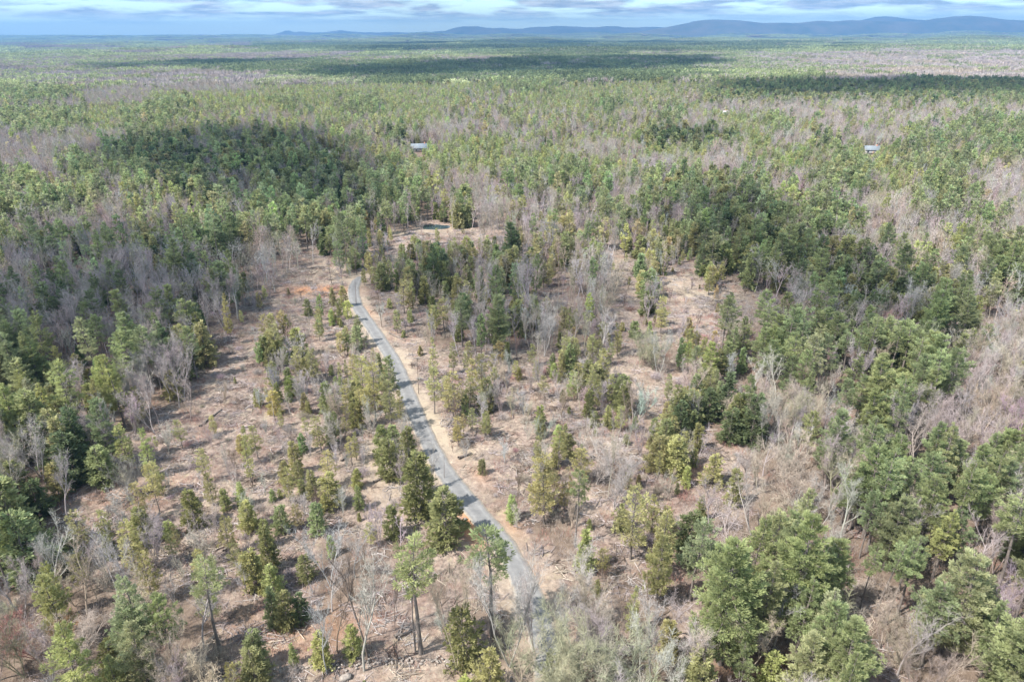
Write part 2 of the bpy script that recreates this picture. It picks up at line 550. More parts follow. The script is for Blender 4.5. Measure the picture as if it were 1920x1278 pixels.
def ground_mat():
    m, n, l = new_mat('leaf_litter_and_sandy_soil')
    out = N(n, 'ShaderNodeOutputMaterial')
    b = N(n, 'ShaderNodeBsdfPrincipled', inp={'Roughness': 0.95})
    b.inputs['Specular IOR Level'].default_value = 0.1
    tc = N(n, 'ShaderNodeTexCoord')

    def noise(scale, detail=6.0, rough=0.6, dist=0.0):
        q = N(n, 'ShaderNodeTexNoise', inp={'Scale': scale, 'Detail': detail, 'Roughness': rough, 'Distortion': dist})
        l.new(tc.outputs['Object'], q.inputs['Vector'])
        return q.outputs['Fac']

    def ramp(src, stops):
        r = N(n, 'ShaderNodeValToRGB')
        e = r.color_ramp.elements
        while len(e) < len(stops):
            e.new(0.5)
        for k, (p, c) in enumerate(stops):
            e[k].position = p; e[k].color = (*c, 1)
        l.new(src, r.inputs[0])
        return r.outputs[0]

    def mix(f, a, c, typ='MIX'):
        q = N(n, 'ShaderNodeMix', data_type='RGBA', blend_type=typ)
        if isinstance(f, float): q.inputs[0].default_value = f
        else: l.new(f, q.inputs[0])
        for s, v in ((6, a), (7, c)):
            if isinstance(v, tuple): q.inputs[s].default_value = (*v, 1)
            else: l.new(v, q.inputs[s])
        return q.outputs[2]

    def attr(nm):
        return N(n, 'ShaderNodeAttribute', attribute_type='GEOMETRY', attribute_name=nm).outputs['Fac']

    def mth(op, a, bb):
        q = N(n, 'ShaderNodeMath', operation=op)
        for s, v in ((0, a), (1, bb)):
            if isinstance(v, (int, float)): q.inputs[s].default_value = v
            else: l.new(v, q.inputs[s])
        return q.outputs[0]

    litter = ramp(noise(0.9, 8.0, 0.72), [(0.32, (0.068, 0.053, 0.046)), (0.44, (0.160, 0.130, 0.114)), (0.56, (0.240, 0.200, 0.174)), (0.70, (0.37, 0.315, 0.255))])
    big = ramp(noise(0.06, 5.0, 0.6, 0.5), [(0.35, (0.72, 0.66, 0.65)), (0.5, (1.0, 0.95, 0.92)), (0.66, (1.18, 1.14, 1.05))])
    clear_c = mix(1.0, litter, big, 'MULTIPLY')
    rust = ramp(noise(0.22, 7.0, 0.7), [(0.50, (0, 0, 0)), (0.70, (0.7, 0.7, 0.7))])
    clear_c = mix(rust, clear_c, (0.19, 0.115, 0.085))
    straw = ramp(noise(0.33, 8.0, 0.72), [(0.54, (0, 0, 0)), (0.68, (0.8, 0.8, 0.8))])
    clear_c = mix(straw, clear_c, (0.30, 0.255, 0.175))
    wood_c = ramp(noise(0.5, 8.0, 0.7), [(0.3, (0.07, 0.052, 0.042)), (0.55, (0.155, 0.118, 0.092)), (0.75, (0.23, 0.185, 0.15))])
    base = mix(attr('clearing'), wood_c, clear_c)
    brk = noise(0.7, 7.0, 0.7)
    pf = mth('MULTIPLY', attr('pale_earth'), mth('MULTIPLY', brk, 1.7))
    pf = mth('MINIMUM', pf, 1.0)
    base = mix(pf, base, (0.31, 0.26, 0.195))
    of = mth('MINIMUM', mth('MULTIPLY', attr('orange_earth'), mth('MULTIPLY', brk, 1.9)), 1.0)
    base = mix(of, base, (0.37, 0.19, 0.10))
    base = mix(attr('field'), base, (0.31, 0.31, 0.19))
    l.new(base, b.inputs['Base Color'])
    bp = N(n, 'ShaderNodeBump', inp={'Strength': 0.8, 'Distance': 0.3})
    l.new(noise(2.2, 8.0, 0.75), bp.inputs['Height'])
    l.new(bp.outputs[0], b.inputs['Normal'])
    l.new(b.outputs[0], out.inputs['Surface'])
    return m


build_ground()

# the asphalt lane
M_ROAD = flat_mat('worn_asphalt', (0.122, 0.121, 0.120), (0.165, 0.163, 0.161), 0.8, 0.85, 0.2)


def wear_road():
    n, l = M_ROAD.node_tree.nodes, M_ROAD.node_tree.links
    b = [q for q in n if q.type == 'BSDF_PRINCIPLED'][0]
    src = b.inputs['Base Color'].links[0].from_socket
    at_ = N(n, 'ShaderNodeAttribute', attribute_type='GEOMETRY', attribute_name='across')
    ab = N(n, 'ShaderNodeMath', operation='ABSOLUTE'); l.new(at_.outputs['Fac'], ab.inputs[0])
    tc = N(n, 'ShaderNodeTexCoord')
    no = N(n, 'ShaderNodeTexNoise', inp={'Scale': 1.3, 'Detail': 6.0, 'Roughness': 0.7}); l.new(tc.outputs['Object'], no.inputs['Vector'])
    ad = N(n, 'ShaderNodeMath', operation='MULTIPLY_ADD', inp={1: 0.5, 2: -0.25}); l.new(no.outputs['Fac'], ad.inputs[0])
    sm = N(n, 'ShaderNodeMath', operation='ADD'); l.new(ab.outputs[0], sm.inputs[0]); l.new(ad.outputs[0], sm.inputs[1])
    r = N(n, 'ShaderNodeValToRGB')
    e = r.color_ramp.elements
    while len(e) < 5: e.new(.5)
    for k, (p, c) in enumerate([(0, (.86, .86, .86)), (.32, (.95, .95, .95)), (.52, (1.18, 1.17, 1.15)), (.74, (.92, .92, .92)), (.98, (1.5, 1.28, 1.02))]):
        e[k].position = p; e[k].color = (*c, 1)
    l.new(sm.outputs[0], r.inputs[0])
    mx = N(n, 'ShaderNodeMix', data_type='RGBA', blend_type='MULTIPLY'); mx.inputs[0].default_value = 1
    l.new(src, mx.inputs[6]); l.new(r.outputs[0], mx.inputs[7]); l.new(mx.outputs[2], b.inputs['Base Color'])


wear_road()


def build_road():
    P = ROAD[:, :2]; W = ROAD[:, 2]
    T = np.gradient(P, axis=0)
    T /= np.linalg.norm(T, axis=1)[:, None]
    Nn = np.column_stack([T[:, 1], -T[:, 0]])
    V = []
    cols = [(-1.06, -0.12), (-1.0, 0.035), (-0.7, 0.05), (-0.4, 0.062), (0, 0.07), (0.4, 0.062), (0.7, 0.05), (1.0, 0.035), (1.06, -0.12)]
    wob = 1 + 0.05 * noise2(np.arange(len(P)) * 1.0, np.zeros(len(P)), 3, 9.0, 2)
    for s, z in cols:
        q = P + Nn * (W * s * wob)[:, None]
        V.append(np.column_stack([q, np.full(len(q), z)]))
    V = np.stack(V, 1).reshape(-1, 3)
    k = len(cols)
    i = np.arange(len(P) - 1)[:, None] * k; j = np.arange(k - 1)[None, :]
    F = np.stack([i + j, i + j + 1, i + k + j + 1, i + k + j], -1).reshape(-1, 4)
    me = np_mesh('road', V, [F], [M_ROAD], smooth=True)
    a = me.attributes.new('across', 'FLOAT', 'POINT')
    a.data.foreach_set('value', np.tile(np.array([c[0] for c in cols]), len(P)).astype(np.float32))
    o = link('road', me)
    tag(o, kind='structure')


build_road()


def build_pond():
    m, n, l = new_mat('pond_water')
    out = N(n, 'ShaderNodeOutputMaterial')
    b = N(n, 'ShaderNodeBsdfPrincipled', inp={'Roughness': 0.06, 'Base Color': (0.03, 0.05, 0.06, 1)})
    l.new(b.outputs[0], out.inputs['Surface'])
    th = np.linspace(0, 2 * PI, 48, endpoint=False)
    r = 4.2 * (1 + 0.15 * np.sin(3 * th + 1) + 0.08 * np.sin(5 * th))
    V = np.column_stack([POND_C[0] + r * 1.6 * np.cos(th), POND_C[1] + r * np.sin(th), np.full(48, -0.35)])
    V = np.vstack([V, [[POND_C[0], POND_C[1], -0.35]]])
    F = np.array([[i, (i + 1) % 48, 48] for i in range(48)])
    o = link('water', np_mesh('pond_water', V, [F], [m]))
    tag(o, kind='structure')


build_pond()

# ------------------------------------------------------------------ tree builders (all shapes in metres at their reference height)
def pine(r, H, cb, R, detail=1.0, blade=0.37, bw=0.12, skip=0.12, per=12, round_top=0.6, lean=0.0):
    g = Geo()
    k = 9
    zz = np.linspace(0, H, k)
    bend = np.column_stack([np.cumsum(r.normal(0, 0.10, k)) * zz / H + lean * zz, np.cumsum(r.normal(0, 0.10, k)) * zz / H, zz])
    g.tube(bend, np.interp(zz, [0, 0.6, H * .5, H], [0.30, 0.23, 0.15, 0.03]) * H / 18, 7, 0)
    C = []; D = []; L = []; A = []
    z = cb * H
    step = 0.80 / math.sqrt(detail) * H / 18
    sect = r.uniform(0.65, 1.15, 8)
    while z < H * 0.985:
        t = (z - cb * H) / (H * (1 - cb))
        prof = (1 - t) ** round_top * (0.45 + 0.55 * min(1.0, (t + 0.05) / 0.30))
        nb = r.integers(3, 6)
        a0 = r.uniform(0, 2 * PI)
        for b in range(nb):
            if r.random() < skip:
                continue
            az = a0 + b * 2 * PI / nb + r.normal(0, 0.35)
            Lb = R * prof * r.uniform(0.55, 1.18) * sect[int((az % (2 * PI)) / (2 * PI) * 8) % 8] + 0.25
            el = -0.12 + 0.75 * t ** 1.5 + r.normal(0, 0.1)
            d = np.array([math.cos(az) * math.cos(el), math.sin(az) * math.cos(el), math.sin(el)])
            p0 = np.array([np.interp(z, zz, bend[:, 0]), np.interp(z, zz, bend[:, 1]), z])
            s = np.linspace(0, 1, 4)
            P = p0 + d * (s * Lb)[:, None] + np.array([0, 0, 1.0]) * (0.16 * Lb * s ** 2)[:, None]
            g.tube(P, np.array([.05, .035, .022, .01]) * (0.6 + Lb / 4), 3, 0)
            nt = max(2, int((3.0 + Lb * 5.4) * detail))
            q = r.uniform(0.28, 1.04, nt)
            side = np.cross(d, [0, 0, 1.0]); side /= np.linalg.norm(side) + 1e-9
            lat = r.uniform(-1, 1, nt) * 0.34 * Lb * np.sin(np.clip(q, 0, 1) * 2.4 + 0.35)
            c = p0 + d * (q * Lb)[:, None] + side * lat[:, None] + np.array([0, 0, 1.0]) * (0.16 * Lb * q ** 2 + r.uniform(-0.04, 0.07, nt) * Lb ** .5)[:, None]
            C.append(c)
            D.append(d * 0.8 + np.outer(np.sign(lat) * 0.5, side) + np.array([0, 0, 0.55]))
            L.append(np.full(nt, blade / math.sqrt(detail) * r.uniform(0.85, 1.2)))
            A.append(np.full(nt, r.uniform(0.72, 1.28)))
        z += step * r.uniform(0.7, 1.3)
    for q in range(int(6 * (1 - cb) + cb * 10)):                 # dead limb stubs below the crown
        z = r.uniform(0.3 * cb * H, cb * H)
        az = r.uniform(0, 2 * PI); Lb = r.uniform(0.5, 1.6)
        p = np.array([np.interp(z, zz, bend[:, 0]), np.interp(z, zz, bend[:, 1]), z])
        g.tube(np.array([p, p + [math.cos(az) * Lb, math.sin(az) * Lb, r.uniform(-.2, .3)]]), [.03, .01], 3, 0)
    g.blades(np.concatenate(C), np.concatenate(D), np.concatenate(L), bw, per, 0.75, r, np.concatenate(A))
    return g


def conifer(r, H, R, detail=1.0, blade=0.38, bw=0.2, base=0.03, power=0.8, gap=0.0, per=5):
    """hemlock, spruce or fir: foliage from the ground up, ragged sprays"""
    g = Geo()
    g.tube(np.array([[0, 0, 0], [0, 0, H * .5], [0, 0, H * .97]]), np.array([.016, .010, .002]) * H, 6, 0)
    C = []; D = []; L = []; A = []
    z = base * H
    sect = r.uniform(0.6, 1.2, 9)
    while z < H * 0.98:
        t = z / H
        prof = (1 - t) ** power * (0.55 + 0.45 * min(1, t / 0.18)) + 0.03
        for b in range(r.integers(4, 7)):
            if r.random() < gap:
                continue
            az = r.uniform(0, 2 * PI)
            Lb = R * prof * r.uniform(0.6, 1.22) * sect[int(az / (2 * PI) * 9) % 9] + 0.12
            el = 0.25 - 0.30 * (1 - t) + r.normal(0, 0.12)
            d = np.array([math.cos(az) * math.cos(el), math.sin(az) * math.cos(el), math.sin(el)])
            side = np.array([-math.sin(az), math.cos(az), 0])
            nt = max(2, int((2 + Lb * 5.0) * detail))
            q = r.uniform(0.30, 1.02, nt)
            lat = r.uniform(-1, 1, nt) * 0.30 * Lb * (1.15 - q)
            c = np.array([0, 0, z]) + d * (q * Lb)[:, None] + side * lat[:, None] + np.array([0, 0, 1.0]) * (-0.10 * Lb * q ** 2 + r.uniform(-.08, .08, nt))[:, None]
            C.append(c)
            D.append(d + np.outer(np.sign(lat) * 0.5, side) + np.array([0, 0, 0.25]))
            L.append(np.full(nt, blade / math.sqrt(detail)))
            A.append(np.full(nt, r.uniform(0.68, 1.3)))
            if detail > 0.7:
                g.tube(np.array([[0, 0, z], np.array([0, 0, z]) + d * Lb * .85]), [.02, .006], 3, 0)
        z += H / 8 * 0.26 * r.uniform(.7, 1.3) / math.sqrt(detail)
    g.blades(np.concatenate(C), np.concatenate(D), np.concatenate(L), bw, per, 0.6, r, np.concatenate(A))
    return g


def bare(r, H, spread=0.32, fork=0.4, detail=1.0, tw=0.022, stems=1, wander=0.25):
    """leafless hardwood: trunk and limbs as tubes, twigs as thin strips"""
    g = Geo()
    P0 = []; P1 = []; W = []; A = []

    def unit(v):
        return v / (np.linalg.norm(v) + 1e-9)

    def limb(p, d, L, rad, lvl):
        k = 5 if lvl == 0 else 4
        pts = [p]
        dd = d.copy()
        for i in range(k - 1):
            dd = unit(dd + r.normal(0, wander * 0.4, 3) + np.array([0, 0, 0.10 if lvl else 0.02]))
            pts.append(pts[-1] + dd * L / (k - 1))
        pts = np.array(pts)
        g.tube(pts, rad * np.linspace(1, 0.45, k), (7, 5, 3, 3)[lvl], 0)
        return pts, dd

    def twigs(pts, L, n, ln):
        s = r.uniform(0.15, 1.0, n) * (len(pts) - 1)
        i = np.minimum(s.astype(int), len(pts) - 2)
        f = (s - i)[:, None]
        b = pts[i] * (1 - f) + pts[i + 1] * f
        ax = unit(pts[-1] - pts[0])
        d = ax * 0.75 + r.normal(0, 0.55, (n, 3)) + [0, 0, 0.35]
        d /= np.linalg.norm(d, axis=1)[:, None]
        e = b + d * (ln * r.uniform(0.5, 1.3, n))[:, None]
        P0.append(b); P1.append(e); W.append(np.full(n, tw)); A.append(np.full(n, r.uniform(.8, 1.2)))
        m = 3
        b2 = np.repeat(b, m, 0) + (np.repeat(e - b, m, 0)) * r.uniform(0.25, 1.0, (n * m, 1))
        d2 = np.repeat(d, m, 0) + r.normal(0, 0.5, (n * m, 3)); d2 /= np.linalg.norm(d2, axis=1)[:, None]
        P0.append(b2); P1.append(b2 + d2 * (ln * 0.6 * r.uniform(.4, 1.2, n * m))[:, None]); W.append(np.full(n * m, tw * .7)); A.append(np.full(n * m, r.uniform(.8, 1.2)))

    def grow(p, d, L, rad, lvl):
        pts, dd = limb(p, d, L, rad, lvl)
        if lvl >= 2:
            twigs(pts, L, max(3, int(11 * detail)), L * 0.42)
            return
        nk = int(r.integers(4, 7) if lvl == 0 else r.integers(3, 5))
        if lvl == 0:
            nk += 2
        for i in range(nk):
            f = (fork + (1 - fork) * (i + r.uniform(0, .8)) / nk) if lvl == 0 else r.uniform(0.25, 1.0)
            f = min(f, 1.0)
            s = f * (len(pts) - 1); j = min(int(s), len(pts) - 2)
            q = pts[j] + (pts[j + 1] - pts[j]) * (s - j)
            az = r.uniform(0, 2 * PI)
            sd = np.array([math.cos(az), math.sin(az), 0])
            nd = unit(unit(dd) * 0.9 + sd * spread * 2.0 * r.uniform(.6, 1.3) + np.array([0, 0, .35]))
            grow(q, nd, L * (r.uniform(.30, .52) if lvl == 0 else r.uniform(.42, .62)), rad * (.55 - .25 * f), lvl + 1)
        if lvl:
            twigs(pts, L, max(2, int(7 * detail)), L * .25)
    for s in range(stems):
        az = r.uniform(0, 2 * PI)
        off = 0.0 if stems == 1 else 0.25
        d = np.array([math.cos(az) * (off + .04), math.sin(az) * (off + .04), 1.0])
        grow(np.array([0.0, 0, 0]), d / np.linalg.norm(d), H * .80 * r.uniform(.85, 1.05), H * 0.011 / math.sqrt(stems), 0)
    P0 = np.concatenate(P0); P1 = np.concatenate(P1)
    g.strips(P0, P1, np.concatenate(W), r, 1, np.repeat(np.concatenate(A), 4))
    return g


def snag(r, H, lean=0.05):
    g = Geo()
    z = np.linspace(0, H, 7)
    P = np.column_stack([lean * z + np.cumsum(r.normal(0, .04, 7)), np.cumsum(r.normal(0, .04, 7)), z])
    g.tube(P, np.linspace(0.15, 0.05, 7), 6, 0)
    for _ in range(12):
        zz = r.uniform(.35, .98) * H
        az = r.uniform(0, 2 * PI); L = r.uniform(.3, 1.3)
        p = np.array([np.interp(zz, z, P[:, 0]), np.interp(zz, z, P[:, 1]), zz])
        g.tube(np.array([p, p + [math.cos(az) * L, math.sin(az) * L, r.uniform(.0, .6)]]), [.03, .008], 3, 1)
    return g


def shrub(r, H, R, n=150, tw=0.02):
    g = Geo()
    for _ in range(9):
        az = r.uniform(0, 2 * PI); q = r.uniform(.2, .9)
        g.tube(np.array([[0, 0, 0], [math.cos(az) * R * q * .5, math.sin(az) * R * q * .5, H * .4], [math.cos(az) * R * q, math.sin(az) * R * q, H * .75]]), [.035, .022, .01], 3, 0)
    az = r.uniform(0, 2 * PI, n); q = r.uniform(0, 1, n) ** .6
    b = np.column_stack([np.cos(az) * R * q * .45, np.sin(az) * R * q * .45, r.uniform(0, .5, n) * H])
    e = np.column_stack([np.cos(az) * R * q * r.uniform(.7, 1.2, n), np.sin(az) * R * q * r.uniform(.7, 1.2, n), H * (r.uniform(.45, 1.0, n) * (1.1 - .45 * q))])
    g.strips(b, e, np.full(n, tw), r, 1, np.repeat(r.uniform(.75, 1.25, n), 4))
    m = 3
    b2 = np.repeat(b, m, 0) + (np.repeat(e - b, m, 0)) * r.uniform(.4, 1, (n * m, 1))
    e2 = b2 + r.normal(0, .22, (n * m, 3)) + [0, 0, .15]
    g.strips(b2, e2, np.full(n * m, tw * .7), r, 1, np.repeat(r.uniform(.75, 1.25, n * m), 4))
    return g


# reference height of each family and the near (full) and far (light) version of every shape
FAM = {}


def family(name, ref, near, far, parts):
    FAM[name] = dict(ref=ref, near=near, far=far, parts=parts)


def RS(k):
    return np.random.default_rng(1000 + k)


family('pine', 18.0,
       [pine(RS(i), 18, c, R, dt, round_top=rt, skip=sk, blade=.37 * math.sqrt(dt)) for i, (c, R, rt, sk, dt) in enumerate([(.20, 4.1, .6, .05, 1.7), (.38, 3.6, .75, .15, 1.2), (.42, 4.3, .45, .15, 1.2), (.25, 3.7, .8, .1, 1.3), (.50, 4.0, .5, .2, 1.1), (.22, 4.5, .55, .08, 1.8)])],
       [pine(RS(40 + i), 18, c, R, .40, blade=.62, bw=.24, per=5, round_top=rt) for i, (c, R, rt) in enumerate([(.30, 3.7, .7), (.4, 3.2, .95), (.42, 3.9, .6), (.28, 3.3, 1.1)])],
       ('pine_tree', 'needles'))
family('pole', 18.0,
       [pine(RS(60 + i), 18, .62, 2.8 + .3 * i, 1.0, round_top=.45, skip=.15) for i in range(2)],
       [pine(RS(64 + i), 18, .60, 2.9, .4, blade=.62, bw=.24, per=5) for i in range(2)],
       ('pine_tree', 'needles'))
family('fir', 8.0,
       [conifer(RS(80 + i), 8, R, 1.0, power=p, gap=g_) for i, (R, p, g_) in enumerate([(2.1, .62, .05), (1.8, .7, .15), (2.4, .45, .2), (2.0, .42, .1), (2.7, .6, .3)])],
       [conifer(RS(90 + i), 8, R, .42, blade=.5, bw=.28, power=p) for i, (R, p) in enumerate([(2.0, .8), (1.7, .7), (2.3, .6)])],
       ('evergreen_tree', 'needles'))
family('thin', 12.0,
       [pine(RS(100 + i), 12, c, R, .95, blade=.36, bw=.15, skip=.2, per=7, round_top=rt) for i, (c, R, rt) in enumerate([(.22, 2.6, .45), (.33, 2.8, .4), (.15, 2.3, .7), (.26, 3.1, .5)])],
       [pine(RS(110 + i), 12, .22, 2.3, .45, blade=.52, bw=.22, skip=.2, per=5, round_top=.5) for i in range(2)],
       ('evergreen_tree', 'needles'))
family('bare', 15.0,
       [bare(RS(120 + i), 15, s, f, 1.5, tw=.016, stems=st) for i, (s, f, st) in enumerate([(.30, .38, 1), (.22, .45, 1), (.42, .30, 1), (.26, .3, 2), (.34, .4, 1), (.2, .5, 2)])],
       [bare(RS(130 + i), 15, s, .4, .55, tw=.036) for i, s in enumerate([.3, .24, .4, .34])],
       ('bare_tree', 'twigs'))
family('broom', 12.0,
       [bare(RS(180 + i), 12, s, .12, 2.4, tw=.014, stems=st, wander=.35) for i, (s, st) in enumerate([(.40, 3), (.48, 4)])],
       [bare(RS(186), 12, .4, .15, .8, tw=.03, stems=3)],
       ('bare_tree', 'twigs'))
family('sapling', 7.0,
       [bare(RS(170 + i), 7, s, .15, .8, tw=.014, stems=st) for i, (s, st) in enumerate([(.2, 3), (.3, 2), (.18, 4), (.35, 1)])],
       [bare(RS(176 + i), 7, .25, .15, .4, tw=.026, stems=2) for i in range(2)],
       ('bare_tree', 'twigs'))
family('snag', 11.0, [snag(RS(140 + i), 11, l_) for i, l_ in enumerate([.02, .10, -.05, .22])], [snag(RS(145), 11)], ('dead_tree', 'twigs'))
family('shrub', 2.5, [shrub(RS(150 + i), 2.5, 1.9, 170) for i in range(4)], [shrub(RS(156 + i), 2.5, 2.0, 70, .035) for i in range(2)], ('bare_shrub', 'twigs'))

for nm, f in FAM.items():
    fol = M_TWIG if f['parts'][1] == 'twigs' else M_NEEDLE
    wood = M_TWIG if f['parts'][1] == 'twigs' else M_BARK
    f['mesh_trunk'] = [g.mesh(f['parts'][0] + '_trunk', [wood], only=0, smooth=True) for g in f['near']]
    f['mesh_crown'] = [g.mesh(f['parts'][0] + '_crown', [fol], only=1) for g in f['near']]
    f['mesh_near'] = [g.mesh(f['parts'][0], [wood, fol]) for g in f['near']]
    f['mesh_far'] = [g.mesh(f['parts'][0], [wood, fol]) for g in f['far']]

TONES = {
    'mid green': (0.300, 0.335, 0.165), 'blue-green': (0.265, 0.300, 0.160), 'yellow-green': (0.380, 0.395, 0.175), 'pale green': (0.370, 0.395, 0.225),
    'dark green': (0.170, 0.205, 0.108), 'olive': (0.335, 0.325, 0.160), 'deep olive': (0.255, 0.262, 0.120), 'golden olive': (0.410, 0.385, 0.185),
    'grey': (0.31, 0.28, 0.265), 'mauve-grey': (0.305, 0.262, 0.258), 'tan': (0.315, 0.268, 0.218), 'pale grey': (0.35, 0.33, 0.305), 'reddish': (0.30, 0.15, 0.125),
    'greenish-grey': (0.27, 0.27, 0.18), 'brown': (0.15, 0.115, 0.095), 'orange-brown': (0.31, 0.19, 0.10), 'pinkish': (0.32, 0.21, 0.195)}

